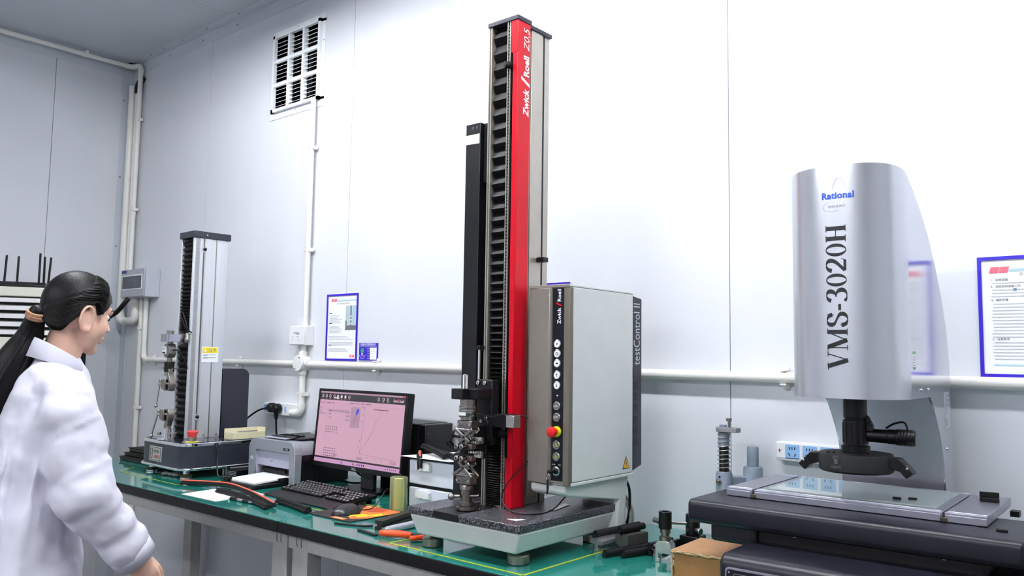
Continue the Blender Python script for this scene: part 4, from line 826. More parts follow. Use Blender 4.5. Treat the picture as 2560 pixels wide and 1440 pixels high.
def glyph(ch, g, M):
    if ch == 'H':
        for x in (.16, .62): pen(g, [(x, 0), (x, 1)], M, TH); serif(g, x, .015, .30, M); serif(g, x, .985, .30, M)
        pen(g, [(.16, .5), (.62, .5)], M, .04, 4); return .80
    if ch == 'V':
        pen(g, [(.12, 1), (.40, .0)], M, TH); pen(g, [(.68, 1), (.42, .03)], M, .045); serif(g, .13, .985, .32, M); serif(g, .68, .985, .24, M); return .80
    if ch == 'M':
        pen(g, [(.12, 0), (.12, 1)], M, .045); pen(g, [(.15, .98), (.46, .02)], M, TH); pen(g, [(.80, .98), (.47, .05)], M, .045); pen(g, [(.82, 0), (.82, 1)], M, TH)
        serif(g, .12, .015, .24, M); serif(g, .82, .015, .30, M); serif(g, .1, .985, .2, M); serif(g, .86, .985, .22, M); return 1.02
    if ch == '0':
        o = [(.33+.29*cos(a*pi/30), .5+.51*sin(a*pi/30)) for a in range(60)]; q = [(.33+.145*cos(a*pi/30), .5+.475*sin(a*pi/30)) for a in range(60)]
        vs = [M(*p) for p in o]+[M(*p) for p in q]; g.add(vs, [(i, (i+1) % 60, 60+(i+1) % 60, 60+i) for i in range(60)]); return .66
    if ch == '-': pen(g, [(.05, .36), (.33, .36)], M, .13, 4); return .38
    if ch == 'S':
        pen(g, bez([(.54, .74), (.50, 1.06), (.04, 1.10), (.10, .70)], 16)+bez([(.10, .70), (.16, .52), (.56, .50), (.58, .27)], 16)+bez([(.58, .27), (.58, -.10), (.10, -.12), (.08, .28)], 16), M, None, 2)
        pen(g, [(.54, .66), (.555, 1.0)], M, .035, 4); pen(g, [(.08, 0), (.075, .34)], M, .035, 4); return .66
    if ch == '3':
        pen(g, bez([(.07, .78), (.14, 1.08), (.52, 1.06), (.49, .78)], 16)+bez([(.49, .78), (.46, .58), (.36, .55), (.24, .52)], 8), M, None, 2)
        pen(g, bez([(.24, .52), (.62, .56), (.66, .04), (.34, .0)], 16)+bez([(.34, .0), (.2, -.02), (.14, .02), (.06, .10)], 8), M, None, 2); pen(g, [(.05, .09), (.14, .07)], M, .10, 3); return .64
    if ch == '2':
        pen(g, bez([(.06, .72), (.12, 1.10), (.56, 1.06), (.52, .72)], 18)+bez([(.52, .72), (.48, .46), (.24, .30), (.07, .07)], 12), M, None, 2)
        pen(g, [(.06, .065), (.54, .065)], M, .13, 4); pen(g, [(.52, .02), (.60, .24)], M, .035, 4); return .64
H_ = .0375; s0 = .003; z_ = 1.287; KW = .0430     # letters rise from bottom to top, heads to the left
for ch in 'VMS-3020H':
    g = G(); w = glyph(ch, g, lambda x, y, z0=z_: onnose(s0+H_/2-y*H_+.0, z0+x*KW)); g.obj('letter', M_ink, hd, smooth=0); z_ += w*KW+.0012
text('Rational', .0175, mat('blue logo ink', (40, 84, 190), .4), 'logo_name', hd, (0, 0, 0), X1, Z1, fn=lambda x, y: onnose(.008+x, 1.622+y), bold=.0006, spacing=1.06)
text('WANHAO', .0070, M_gink, 'logo_subtitle', hd, (0, 0, 0), X1, Z1, fn=lambda x, y: onnose(.006+x, 1.601+y))
g = G(); MM = lambda x, y: onnose(x+.028, y+.015)
pen(g, [(-.036, 1.5945), (-.043, 1.5945), (-.049, 1.586), (-.044, 1.5775), (-.018, 1.5775)], MM, .0008, 5); g.obj('logo_outline', mat('pale violet ink', (190, 190, 225), .5), hd, smooth=0); g = G(); pen(g, [(-.030, 1.622), (-.022, 1.640), (-.014, 1.641), (-.005, 1.626)], MM, .0007, 5)
g.obj('logo_outline', mat('pale violet ink', (190, 190, 225), .5), hd, smooth=0)
# optics under the head
ox, oy = -.540, 1.715
lens = G().lathe([(.0225, 1.262), (.0225, 1.19), (.0205, 1.189), (.0205, 1.186), (.0235, 1.185), (.0235, 1.135), (.027, 1.134), (.027, 1.122)], (ox, oy, 0), n=28).obj('lens_barrel', M_blk, VM)
for a in range(0, 360, 30): G().cyl((ox+.0236*cos(radians(a)), oy+.0236*sin(radians(a)), 1.14), (ox+.0236*cos(radians(a)), oy+.0236*sin(radians(a)), 1.18), .0012, n=6).obj('grip_rib', M_blk, lens)
cm = G().lathe([(.013, 0), (.0135, .04), (.0145, .041), (.0145, .054), (.0155, .055), (.0155, .088), (.014, .090)], (ox+.018, oy+.006, 1.156), (1, .14, -.02), 22).obj('coaxial_lamp', M_blk, VM)
for i in range(5): G().lathe([(.0158, 0), (.0165, .001), (.0165, .0025), (.0158, .0035)], (ox+.018+.058+i*.0055, oy+.006+.0081+i*.0008, 1.1548-i*.0001), (1, .14, -.02), 22).obj('cooling_fin', M_blk, cm)
G().tube(spline([(ox+.055, oy+.01, 1.171), (ox+.07, oy+.012, 1.181), (ox+.088, oy+.014, 1.184), (ox+.094, oy+.015, 1.17)]), .002, 8).obj('lamp_cable', M_blk, cm)
G().prism([(ox+.022, 1.165), (ox+.034, 1.165), (ox+.034, 1.176), (ox+.026, 1.192), (ox+.022, 1.195)], 'y', oy-.006, oy+.006).obj('focus_lever', M_blk, lens)
rl = G().lathe([(.048, 1.121), (.068, 1.120), (.070, 1.116), (.070, 1.088), (.066, 1.084), (.045, 1.084)], (ox, oy, 0), n=40).obj('ring_light', mat('matt black ring', (20, 20, 22), .6), VM)
text('♛', .020, mat('grey crown print', (92, 92, 98), .5), 'crown_mark', rl, (ox-.018, oy-.0685, 1.109), (1, -.26, 0), Z1)
text('LIGHT', .008, mat('grey crown print', (92, 92, 98), .5), 'ring_lettering', rl, (ox-.018, oy-.0688, 1.096), (1, -.26, 0), Z1, bold=.0002)
for s in (-1, 1):
    a = G().prism([(ox+s*.050, 1.117), (ox+s*.085, 1.117), (ox+s*.100, 1.100), (ox+s*.092, 1.090), (ox+s*.068, 1.096)] if s < 0 else [(ox+s*.050, 1.117), (ox+s*.068, 1.096), (ox+s*.092, 1.090), (ox+s*.100, 1.100), (ox+s*.085, 1.117)], 'y', oy-.018, oy+.010).obj('light_arm', M_blk, rl, bev=.002)
    G().obox((ox+s*.096, oy-.004, 1.093), .022, .030, .017, Matrix.Rotation(s*.85, 3, 'Y')).obj('light_pod', M_blk, a, bev=.002)
    G().ball((ox+s*.098, oy-.018, 1.099), .003, n=8, m=6).obj('screw', M_chrome, a)
    for d in (.03, .040): G().ball((ox+s*d, oy-.045, 1.121), .0035, n=8, m=6).obj('knob', M_blk, rl)
# stage
sz = 1.030
fl = G()
def sp(x0, x1, y0, y1, z0, z1, nm, m, par=VM, **k): return G().box(x0, x1, y0, y1, z0, z1).obj(nm, m, par, **k)
stg = sp(-.735, -.378, 1.672, 1.945, sz-.017, sz-.0005, 'stage_plate', M_stage, bev=.001)
for x0, x1 in ((-.795, -.739), (-.374, -.306)): sp(x0, x1, 1.672, 1.945, sz-.017, sz, 'stage_end', M_stage, bev=.001)
for x in (-.737, -.376): sp(x-.002, x+.002, 1.672, 1.945, sz-.020, sz-.008, 'stage_joint', M_blk)
for x0, x1 in ((-.795, -.741), (-.733, -.380), (-.372, -.306)):
    sp(x0, x1, 1.669, 1.672, sz-.017, sz-.004, 'front_lip', M_stage, bev=.001); sp(x0+.002, x1-.001, 1.679, 1.6825, sz-.001, sz+.0015, 'top_ridge', mat('polished edge', (225, 225, 235), .15, .9), bev=.0005)
    sp(x0, x1, 1.9435, 1.946, sz-.001, sz+.001, 'rear_ridge', mat('polished edge', (225, 225, 235), .15, .9))
M_glass = mat('pale green stage glass', (222, 240, 236), .02, var=0, trans=.55, ior=1.5, spec=.6)
sp(-.718, -.395, 1.705, 1.928, sz-.002, sz+.0018, 'stage_glass', M_glass, bev=.0006)
for x, y in ((-.735, 1.668), (-.374, 1.668)): G().box(x-.005, x+.005, y-.002, y+.006, sz-.017, sz-.009).obj('stage_clip', mat('brass clip', (84, 76, 60), .4, .7), VM, bev=.001)
# moulded bars and base
def rbar(x0, x1, y0, y1, z0, z1, r, nm): return G().prism(rrect(y0, y1, z0, z1, r, 6), 'x', x0, x1).obj(nm, M_vdk, VM, bev=.006, seg=3)
rbar(-.838, -.238, 1.572, 1.80, .964, 1.012, .013, 'carriage_cover')
rbar(-.80, -.70, 1.60, 1.90, .928, .966, .008, 'carriage_foot')
G().box(-.72, -.30, 1.61, 1.95, .925, .966).obj('carriage_core', M_blkm, VM, bev=.003)
for x in (-.62, -.36): G().cyl((x, 1.59, .9645), (x, 1.59, .9615), .004, n=10).obj('screw', M_dsteel, VM)
bs = G().prism(rrect(1.455, 2.06, D+.022, .940, .022, 6), 'x', -.715, -.19).obj('base_cover', M_vdk, VM, bev=.008, seg=3)
for x in (-.66, -.25):
    for y in (1.52, 2.0): G().lathe([(.022, 0), (.022, .018), (.012, .019), (.012, .03)], (x, y, D), n=18).obj('foot', M_rub, VM)
fp = G().prism(rrect(-.700, -.30, .850, .919, .006, 4), 'y', 1.4495, 1.456).obj('front_panel_frame', mat('pale metal edging', (176, 178, 190), .3, .7), bs)
G().prism(rrect(-.697, -.303, .853, .916, .005, 4), 'y', 1.4485, 1.4497).obj('front_panel', M_vdk, fp)
G().prism(rrect(-.684, -.316, .858, .910, .004, 4), 'y', 1.4480, 1.4486).obj('panel_inset', M_stage, fp); G().prism(rrect(-.683, -.317, .859, .909, .004, 4), 'y', 1.4476, 1.4481).obj('panel_field', M_vdk, fp)
G().cyl((-.692, 1.4485, .911), (-.692, 1.4478, .911), .002, n=8).obj('screw', M_gink, fp)
G().box(-.30, -.24, 1.82, 1.93, .95, .99).obj('drive_motor', M_blkm, VM, bev=.004); G().box(-.306, -.29, 1.93, 1.955, .995, 1.006).obj('stage_bracket', M_blkm, VM)
for i in range(3): G().tube(spline([(-.27+i*.02, 1.85, .955), (-.24+i*.02, 1.84, .93), (-.20+i*.015, 1.86, .90), (-.17, 1.92, .86), (-.165+i*.012, 1.98, .83)]), .006, 8).obj('drive_cable', M_rub, VM)
# rubber samples on the measuring machine
def bit(label, x, y, z, sx, sy, sz_, rz=0, extra=None):
    t = thing('rubber_sample', label, 'rubber sample', (x, y, z), rz, group='rubber samples on the measuring machine')
    G().prism(rrect(x-sx/2, x+sx/2, y-sy/2, y+sy/2, min(sx, sy)*.35, 4), 'z', z+.0002, z+sz_).obj('body', M_rub, t, bev=.001)
    if extra: G().box(x-sx/2, x+sx/2, y+sy/2-.004, y+sy/2, z+sz_, z+sz_+.010).obj('lip', M_rub, t, bev=.001)
bit('left of two small rubber pieces on the stage glass', -.473, 1.752, sz+.0018, .016, .008, .004); bit('right of two small rubber pieces on the stage glass', -.448, 1.768, sz+.0018, .016, .008, .004, 15)
bit('black rubber angle piece on the right end of the stage', -.332, 1.865, sz, .034, .018, .008, 10, True); bit('small rubber piece on the slate cover at far right', -.277, 1.655, 1.012, .018, .008, .004, 8)
# ---------------------------------------------------------------- laser printer
M_pgrey = mat('silver grey printer plastic', (150, 152, 160), .38, .25, var=.03)
M_pin = mat('pale lilac grey plastic', (172, 172, 190), .4, var=.03)
px0, px1, py0, py1, pz0, pz1 = -2.833, -2.535, 1.797, 2.045, .8215, .978
PR = thing('laser_printer', 'grey and black laser printer with paper tray pulled out', 'printer', ((px0+px1)/2, 1.9, D))
r = .03
# front shell: arch outline (x,z) with an opening
outer = [(px0, pz0), (px0, pz1-.045)]+arc((px0+.04, pz1-.045), .04, 180, 90, 6)+arc((px1-.04, pz1-.045), .04, 90, 0, 6)+[(px1, pz1-.045), (px1, pz0)]
outer = [(x, z+(.005 if z > pz1-.05 else 0)) for x, z in outer]
inner = [(px1-.034, pz0), (px1-.034, .925)]+arc((px1-.044, .925), .010, 0, 90, 4)+arc((px0+.052, .925), .010, 90, 180, 4)+[(px0+.042, pz0)]
G().prism(outer+inner, 'y', py0, py0+.03).obj('front_arch', M_pgrey, PR, bev=.003)
G().prism(outer, 'y', py0+.10, py1).obj('rear_body', M_blk, PR, bev=.004)
G().box(px1-.010, px1-.001, py0+.03, py0+.10, pz0+.002, .935).obj('side_wall', M_blk, PR); G().box(px0+.001, px0+.012, py0+.03, py0+.10, pz0+.002, .935).obj('side_wall', M_blk, PR)
G().prism([(px0, .93)]+[(x, z-.0006) for x, z in arc((px0+.04, pz1-.04), .04, 180, 90, 6)]+[(x, z-.0006) for x, z in arc((px1-.04, pz1-.04), .04, 90, 0, 6)]+[(px1, .93), (px1-.006, .93), (px1-.04, pz1-.006), (px0+.04, pz1-.006), (px0+.006, .93)], 'y', py0+.03, py0+.10).obj('top_shell', M_pgrey, PR)
G().box(px0+.042, px1-.034, py0+.012, py0+.022, .876, .935).obj('front_door', M_pin, PR, bev=.004)
G().box(px0+.034, px0+.044, py0+.008, py0+.05, pz0+.002, .93).obj('inner_cheek', M_pin, PR, bev=.002); G().box(px1-.036, px1-.028, py0+.008, py0+.05, pz0+.002, .93).obj('inner_cheek', M_pin, PR, bev=.002)
G().box(px0+.06, px1-.05, py0+.03, py0+.09, .848, .876).obj('feed_mechanism', M_blkm, PR, bev=.003)
G().cyl((px0+.06, py0+.03, .862), (px1-.09, py0+.03, .862), .008, n=12).obj('feed_roller', M_rub, PR)
G().lathe([(.009, 0), (.009, .002), (.0075, .0025)], (px0+.022, py0, .900), (0, -1, 0), 18).obj('power_button', M_pin, PR)
lg = G().tube([(-2.695+.008*cos(a*pi/10), py0+.0115, .897+.008*sin(a*pi/10)) for a in range(20)], .0011, 6, closed=True).obj('logo_ring', M_chrome, PR)
text('hp', .010, M_chrome, 'logo_text', lg, (-2.695, py0+.0108, .898), X1, Z1, shear=.2)
bd = G().box(px1-.072, px1-.034, py0-.0008, py0+.001, .945, .9535).obj('name_badge', M_ink, PR)
text('P1008', .0068, M_wink, 'lettering', bd, (px1-.053, py0-.0012, .949), X1, Z1, shear=.2)
# sunk output bin on top
tr_ = G().prism(rrect(px0+.055, px1-.035, py0+.05, py1-.012, .012, 4), 'z', pz1+.001, pz1+.008).obj('output_bin', M_blk, PR, bev=.003)
G().prism([(px0+.08, py0+.075), (px1-.06, py0+.075), (px1-.06, py1-.035), (px0+.08, py1-.035)], 'z', pz1+.0082, pz1+.0086).obj('bin_floor', mat('deep black plastic', (8, 8, 10), .35), tr_)
for i in range(4): G().box(px0+.095+i*.035, px0+.099+i*.035, py0+.07, py0+.11, pz1+.0085, pz1+.013).obj('bin_rib', M_blk, tr_, bev=.001)
for i in range(2): G().prism([(py0+.038, pz1+.006), (py0+.060, pz1+.013), (py0+.066, pz1+.012), (py0+.066, pz1+.006)], 'x', px0+.09+i*.07, px0+.152+i*.07).obj('bin_flap', M_blk, tr_, bev=.001)
G().prism([(py0+.02, pz1+.0055), (py0+.05, pz1+.007), (py0+.05, pz1+.004), (py0+.02, pz1+.004)], 'x', px0+.06, px1-.09).obj('bin_lid', M_pin, PR)
G().prism([(py1-.05, pz1+.008), (py1-.02, pz1+.022), (py1-.018, pz1+.02), (py1-.04, pz1+.008)], 'x', px0+.11, px0+.14).obj('bin_stop', M_pgrey, PR)
# pulled out tray with paper
tz = .8345; G().prism(rrect(-2.795, -2.572, 1.655, 1.80, .012, 4), 'z', .8225, tz).obj('paper_tray', M_blk, PR, bev=.002)
G().box(-2.775, -2.742, 1.657, 1.676, tz, tz+.016).obj('tray_stop', M_blk, PR, bev=.003)
G().prism([(-2.588, 1.765), (-2.572, 1.775), (-2.572, 1.80), (-2.588, 1.80)], 'z', tz, tz+.014).obj('tray_guide', M_blk, PR, bev=.002)
G().add([(-2.768, 1.672, tz+.0005), (-2.590, 1.672, tz+.0005), (-2.590, 1.86, tz+.010), (-2.768, 1.86, tz+.010), (-2.768, 1.672, tz+.006), (-2.590, 1.672, tz+.006), (-2.590, 1.86, tz+.0155), (-2.768, 1.86, tz+.0155)], [(0, 3, 2, 1), (4, 5, 6, 7), (0, 1, 5, 4), (1, 2, 6, 5), (2, 3, 7, 6), (3, 0, 4, 7)]).obj('paper_stack', M_paper, label='stack of white paper in the printer tray', cat='paper', at=(-2.68, 1.75, tz+.0005))
# ---------------------------------------------------------------- monitor
mo = Vector((-2.282, 1.935, D)); MN = thing('monitor', 'black monitor showing a pink test graph', 'monitor', mo, -1.0)
tl = radians(5); mu = Vector((0, sin(tl), cos(tl))); mr = Vector((1, 0, 0)); mn = mr.cross(mu)      # screen right, up, back(+y)
mc = Vector((-2.287, 1.885, 1.033)); mw, mh = .248, .1415
def mbox(x0, x1, d0, d1, z0, z1, nm, m, par=MN, **k):
    g = G().box(x0, x1, d0, d1, z0, z1); R3 = Matrix((mr, Vector((0, cos(tl), -sin(tl))), mu)).transposed(); g.v = [R3 @ v+mc for v in g.v]; return g.obj(nm, m, par, **k)
mbox(-mw, mw, .002, .028, -mh, mh, 'back_shell', M_blk, bev=.004)
mbox(-mw, mw, -.006, .002, mh-.010, mh, 'bezel', M_blk, bev=.002); mbox(-mw, -mw+.010, -.006, .002, -mh+.018, mh-.010, 'bezel', M_blk, bev=.002)
mbox(mw-.010, mw, -.006, .002, -mh+.018, mh-.010, 'bezel', M_blk, bev=.002); bz = mbox(-mw, mw, -.006, .002, -mh, -mh+.018, 'bezel', M_blk, bev=.002)
SE = 1.0
def scr(name, c, e=SE):
    new = name not in MATS; m = mat(name, c, .25, var=.01, emit=e*.60)
    if new:
        b = m.node_tree.nodes['Principled BSDF']; m.node_tree.links.remove(b.inputs['Base Color'].links[0]); b.inputs['Base Color'].default_value = (.02, .02, .022, 1)
    return m
M_spink = scr('screen pink', (206, 160, 182)); M_sbar = scr('screen black', (34, 26, 34)); M_sgrey = scr('screen grey', (176, 138, 160)); M_stask = scr('screen lilac', (200, 150, 190))
M_sink = scr('screen ink', (92, 66, 86)); M_sblue = scr('screen blue', (40, 66, 220)); M_sred = scr('screen red', (200, 40, 60)); M_sw = scr('screen white', (235, 205, 215))
sw, s0_, s1_ = mw-.010, -mh+.018, mh-.010
sc = mbox(-sw, sw, -.003, .001, s0_, s1_, 'screen', M_spink)
def so(x, z, d=.0036): return mc+mr*x+mu*z-Vector((0, cos(tl), -sin(tl)))*d
def srect(nm, rects, m, d=.0036):
    g = G()
    for x0, x1, z0, z1 in rects: g.add([so(x0, z0, d), so(x1, z0, d), so(x1, z1, d), so(x0, z1, d)], [(0, 1, 2, 3)])
    return g.obj(nm, m, sc, smooth=0)
def sline(nm, pts, m, w=.0007, d=.0040):
    return G().tube([so(x, z, d) for x, z in pts], w/2, 4).obj(nm, m, sc, smooth=0)
srect('toolbar', [(-sw, sw, s1_-.030, s1_)], M_sbar); srect('window_bar', [(-sw, sw, s1_-.006, s1_)], M_sgrey, .0038); srect('status_bar', [(-sw, sw, s0_+.014, s0_+.020)], M_sbar); srect('task_bar', [(-sw, sw, s0_, s0_+.014)], M_stask)
for i, x in enumerate((-.222, -.200, -.178, -.154, -.133, -.111, -.089, -.066, .098, .123, .147)):
    c = so(x, s1_-.017, .0040)
    G().tube([so(x+.0045*cos(a*pi/6), s1_-.0165+.0055*sin(a*pi/6), .0040) for a in range(12)], .0008, 4, closed=True).obj('tool_icon', M_sw, sc, smooth=0)
    srect('tool_caption', [(x-.005, x+.005, s1_-.027, s1_-.0255)], M_sgrey, .0038)
for x in (-.133, -.111, -.089): srect('tool_disc', [(x-.003, x+.003, s1_-.021, s1_-.012)], M_sw, .0041)
srect('tooltip', [(-.153, -.122, s1_-.024, s1_-.020)], M_sw, .0043); srect('close_mark', [(.222, .236, s1_-.006, s1_-.001)], M_sred, .0041)
text('Zwick Roell', .0125, M_sw, 'screen_logo', sc, so(.202, s1_-.019, .0042), mr, mu, bold=.0002, sx=.9); srect('logo_slash', [(.199, .2025, s1_-.020, s1_-.010)], M_sred, .0045)
srect('tab_row', [(-sw+.002, -.205, s1_-.0415, s1_-.0395), (-.198, -.170, s1_-.0415, s1_-.0395), (-.163, -.15, s1_-.0415, s1_-.0395), (-.06, -.03, s1_-.0385, s1_-.0365), (-.024, -.006, s1_-.0385, s1_-.0365), (.002, .022, s1_-.0385, s1_-.0362), (.03, .06, s1_-.0385, s1_-.0365)], M_sink, .0038)
srect('divider', [(-sw, sw, s1_-.0445, s1_-.0438)], M_sgrey, .0038)
srect('tree_list', [(-.234, -.222, s1_-.060, s1_-.058), (-.23, -.218, s1_-.068, s1_-.066), (-.23, -.218, s1_-.076, s1_-.074)], M_sink, .0039); srect('tree_selected', [(-.236, -.196, s1_-.084, s1_-.079)], M_sgrey, .0037); srect('tree_dot', [(-.236, -.233, s1_-.069, s1_-.066)], M_sred, .004)
srect('header_row', [(-.182, -.06, s1_-.073, s1_-.063)], M_sgrey, .0037); srect('value_fields', [(-.078, -.052, s1_-.075, s1_-.068), (-.078, -.052, s1_-.088, s1_-.081), (-.080, -.054, s1_-.101, s1_-.094)], M_sgrey, .0039)
srect('value_text', [(-.175, -.162, s1_-.070, s1_-.068), (-.175, -.162, s1_-.082, s1_-.080), (-.175, -.162, s1_-.094, s1_-.092)], M_sink, .0041)
for r_, (zz, n_r) in enumerate(((s1_-.128, 3), (s1_-.205, 4))):
    g = G()
    for i in range(n_r):
        for j in range(6): x = -.187+j*.0125; g.add([so(x, zz-i*.009, .004), so(x+.006, zz-i*.009, .004), so(x+.006, zz-i*.009+.003, .004), so(x, zz-i*.009+.003, .004)], [(0, 1, 2, 3)])
    g.obj('result_table', M_sink, sc, smooth=0, kind='stuff')

srect('preview_box', [(-.048, .004, s1_-.123, s1_-.050)], M_sgrey, .0038)
G().add([so(-.021, s1_-.078, .0042), so(-.014, s1_-.078, .0042), so(-.004, s1_-.064, .0042), so(-.003, s1_-.057, .0042), so(-.014, s1_-.056, .0042), so(-.018, s1_-.066, .0042)], [(0, 1, 2, 3, 4, 5)]).obj('blue_probe', M_sblue, sc, smooth=0)
sline('probe_line', [(-.018, s1_-.079), (-.017, s1_-.098)], M_sred); sline('probe_outline', [(-.022, s1_-.084), (-.040, s1_-.104), (-.028, s1_-.110), (-.018, s1_-.090)], M_sink)
sline('graph_axis', [(.030, s1_-.055), (.020, s0_+.046), (.205, s0_+.037)], M_sink); sline('graph_curve', [(.020, s0_+.047), (.026, s0_+.064), (.046, s0_+.078), (.072, s0_+.115), (.104, s1_-.075)], M_sink); sline('graph_curve', [(.026, s0_+.064), (.05, s0_+.080), (.078, s0_+.118), (.125, s1_-.060)], M_sgrey)
srect('graph_title', [(.075, .155, s1_-.0545, s1_-.052)], M_sink, .0039); srect('axis_label', [(.012, .028, s1_-.051, s1_-.049)], M_sink, .0039)
for k, (x, z) in enumerate(((.016, s1_-.075), (.014, s1_-.10), (.012, s0_+.09), (.011, s0_+.068), (.06, s0_+.036), (.10, s0_+.033), (.14, s0_+.030))): srect('axis_tick', [(x, x+.004, z, z+.0022)], M_sink, .0039)
text('-1.867', .013, M_sink, 'readout', sc, so(-.118, s0_+.029, .0040), mr, mu, sx=.8); text('28.099', .0135, M_sink, 'readout', sc, so(.022, s0_+.0285, .0040), mr, mu, sx=.8); text('171.359', .0135, M_sink, 'readout', sc, so(.198, s0_+.0285, .0040), mr, mu, sx=.8)
for x, m in ((-.078, M_sblue), (-.012, M_sbar), (0, scr('screen orange', (230, 120, 60))), (.012, M_sblue), (.024, M_sblue), (.036, M_sbar), (.047, M_sbar)): srect('task_icon', [(x, x+.006, s0_+.004, s0_+.010)], m, .0040)
srect('tray_icons', [(.165+i*.01, .169+i*.01, s0_+.005, s0_+.009) for i in range(6)], M_sink, .0040)
text('DELL', .0125, mat('silver badge ink', (190, 190, 195), .3, .5), 'badge', bz, so(.0, -mh+.009, .0066), mr, mu, bold=.0003)
G().box(-2.318, -2.250, 1.925, 1.943, D+.006, 1.02).obj('stand_neck', mat('dark grey plastic', (62, 62, 66), .4), MN, bev=.002)
G().prism(rrect(-2.395, -2.180, 1.845, 1.968, .012, 4), 'z', D+.0003, D+.009).obj('stand_foot', M_blk, MN, bev=.002)
G().box(-2.335, -2.235, 1.905, 1.945, .96, 1.08).obj('stand_head', M_blk, MN, bev=.003)
G().tube(spline([(-2.36, 1.92, .90), (-2.345, 1.935, .875), (-2.33, 1.96, .855), (-2.37, 1.99, .835), (-2.44, 1.98, .826), (-2.52, 1.99, .826)]), .004, 8).obj('video_cable', M_blk, MN)
# ---------------------------------------------------------------- computer
PC = thing('desktop_computer', 'black desktop computer behind the monitor', 'computer', (-2.14, 2.02, D))
G().box(-2.27, -2.075, 1.975, 2.115, D+.001, 1.066).obj('case', M_blk, PC, bev=.003); G().box(-2.075, -2.045, 1.978, 2.112, D+.001, 1.064).obj('front_bezel', mat('black mesh bezel', (16, 16, 17), .3), PC, bev=.004)
G().box(-2.148, -2.078, 1.9742, 1.9752, .85, 1.055).obj('side_panel', mat('charcoal panel', (30, 30, 31), .45), PC)
st = G().box(-2.134, -2.118, 1.9735, 1.9743, 1.015, 1.052).obj('asset_sticker', M_paper, PC)
for i in range(4): G().box(-2.131, -2.121, 1.9728, 1.9736, 1.032+i*.0045, 1.034+i*.0045).obj('sticker_print', M_ink, st)
for z in (1.0, 1.02, 1.035): G().ball((-2.044, 1.99, z), .002, n=8, m=5).obj('button', M_dsteel, PC)
# ---------------------------------------------------------------- keyboard
KB = thing('keyboard', 'black keyboard with white legends in front of the monitor', 'keyboard', (-2.27, 1.715, D), -2.5)
kx0_, kx1_, ky0_, ky1_ = -2.468, -2.075, 1.655, 1.80; ka = radians(6.5)
def kz(y): return D+.011+(y-ky0_)*math.tan(ka)
G().prism([(ky0_-.035, D+.0005), (ky0_-.035, D+.004), (ky0_, D+.011), (ky1_, kz(ky1_)), (ky1_, kz(ky1_)-.012), (ky0_, D+.0005)], 'x', kx0_, kx1_).obj('body', M_blk, KB, bev=.002)
for x in (kx0_+.03, kx1_-.03): G().box(x-.008, x+.008, ky1_-.014, ky1_-.004, D+.0003, kz(ky1_)-.008).obj('tilt_foot', M_blk, KB)
M_key = mat('black keycap', (26, 26, 30), .35, var=.1)
rows = [(ky1_-.014, [(i*.0178+(.004 if i > 0 else 0)+(.006 if i > 4 else 0)+(.006 if i > 8 else 0), .0135) for i in range(13)])]
for rI in range(4): rows.append((ky1_-.036-rI*.0185, [(i*.0178+(.004*rI if i else 0), .0155) for i in range(14 if rI < 2 else 13)]))
rows.append((ky1_-.036-4*.0185, [(0, .02), (.024, .018), (.046, .018), (.068, .10), (.172, .018), (.194, .018), (.216, .02)]))
for y, ks_ in rows:
    w = 1.0
    for x, kw in ks_:
        X = kx0_+.010+x*1.0; R3 = Matrix.Rotation(ka, 3, 'X'); c = Vector((X+kw/2, y, kz(y)+.0035))
        k_ = G().obox(c, kw, .0145, .007, R3).obj('key', M_key, KB, bev=.0015, seg=1)
        if kw < .05: G().obox(c+R3 @ Vector((-.003, .002, .0037)), .0042, .0036, .0002, R3).obj('legend', M_wink, k_, smooth=0)
for i in range(3):
    for j in range(5):
        if j in (0, 1, 4) or (j == 3 and i == 1): pass
        else: continue
        X, y = kx0_+.268+i*.0178, ky1_-.036-j*.0185; R3 = Matrix.Rotation(ka, 3, 'X'); c = Vector((X+.008, y, kz(y)+.0035))
        k_ = G().obox(c, .0155, .0145, .007, R3).obj('key', M_key, KB, bev=.0015, seg=1); G().obox(c+R3 @ Vector((0, 0, .0037)), .006, .002, .0002, R3).obj('legend', M_wink, k_, smooth=0)
for i in range(4):
    for j in range(5):
        X, y = kx0_+.324+i*.0172, ky1_-.036-j*.0185; R3 = Matrix.Rotation(ka, 3, 'X'); c = Vector((X+.0075, y, kz(y)+.0035))
        if X+.015 > kx1_: continue
        k_ = G().obox(c, .015, .0145, .007, R3).obj('key', M_key, KB, bev=.0015, seg=1); G().obox(c+R3 @ Vector((0, .001, .0037)), .004, .005, .0002, R3).obj('legend', M_wink, k_, smooth=0)
# ---------------------------------------------------------------- mouse and pad
t = thing('mouse_pad', 'black and orange mouse pad with yellow zigzag under the mouse', 'mouse pad', (-1.985, 1.635, D))
zp = D+.0035; M_pado = mat('orange pad print', (214, 112, 48), .75, var=.12, scale=90); M_pady = mat('yellow pad print', (232, 188, 34), .75, var=.05); M_padr = mat('rust pad print', (172, 62, 34), .75, var=.15)
pd = G().prism(rrect(-2.086, -1.888, 1.532, 1.735, .010, 4), 'z', D+.0003, zp).obj('pad', mat('black cloth pad', (38, 33, 34), .8, var=.1), t, bev=.0006)
def pz_(nm, pts, m, d): G().prism(pts, 'z', zp, zp+d).obj(nm, m, pd, smooth=0)
pz_('orange_field', [(-2.05, 1.735), (-1.888, 1.735), (-1.888, 1.60), (-1.92, 1.56), (-1.945, 1.575), (-1.95, 1.62), (-1.985, 1.655), (-2.02, 1.69)], M_pado, .0002)
pz_('rust_field', [(-1.998, 1.73), (-1.94, 1.725), (-1.93, 1.69), (-1.965, 1.665), (-2.0, 1.68)], M_padr, .0003)
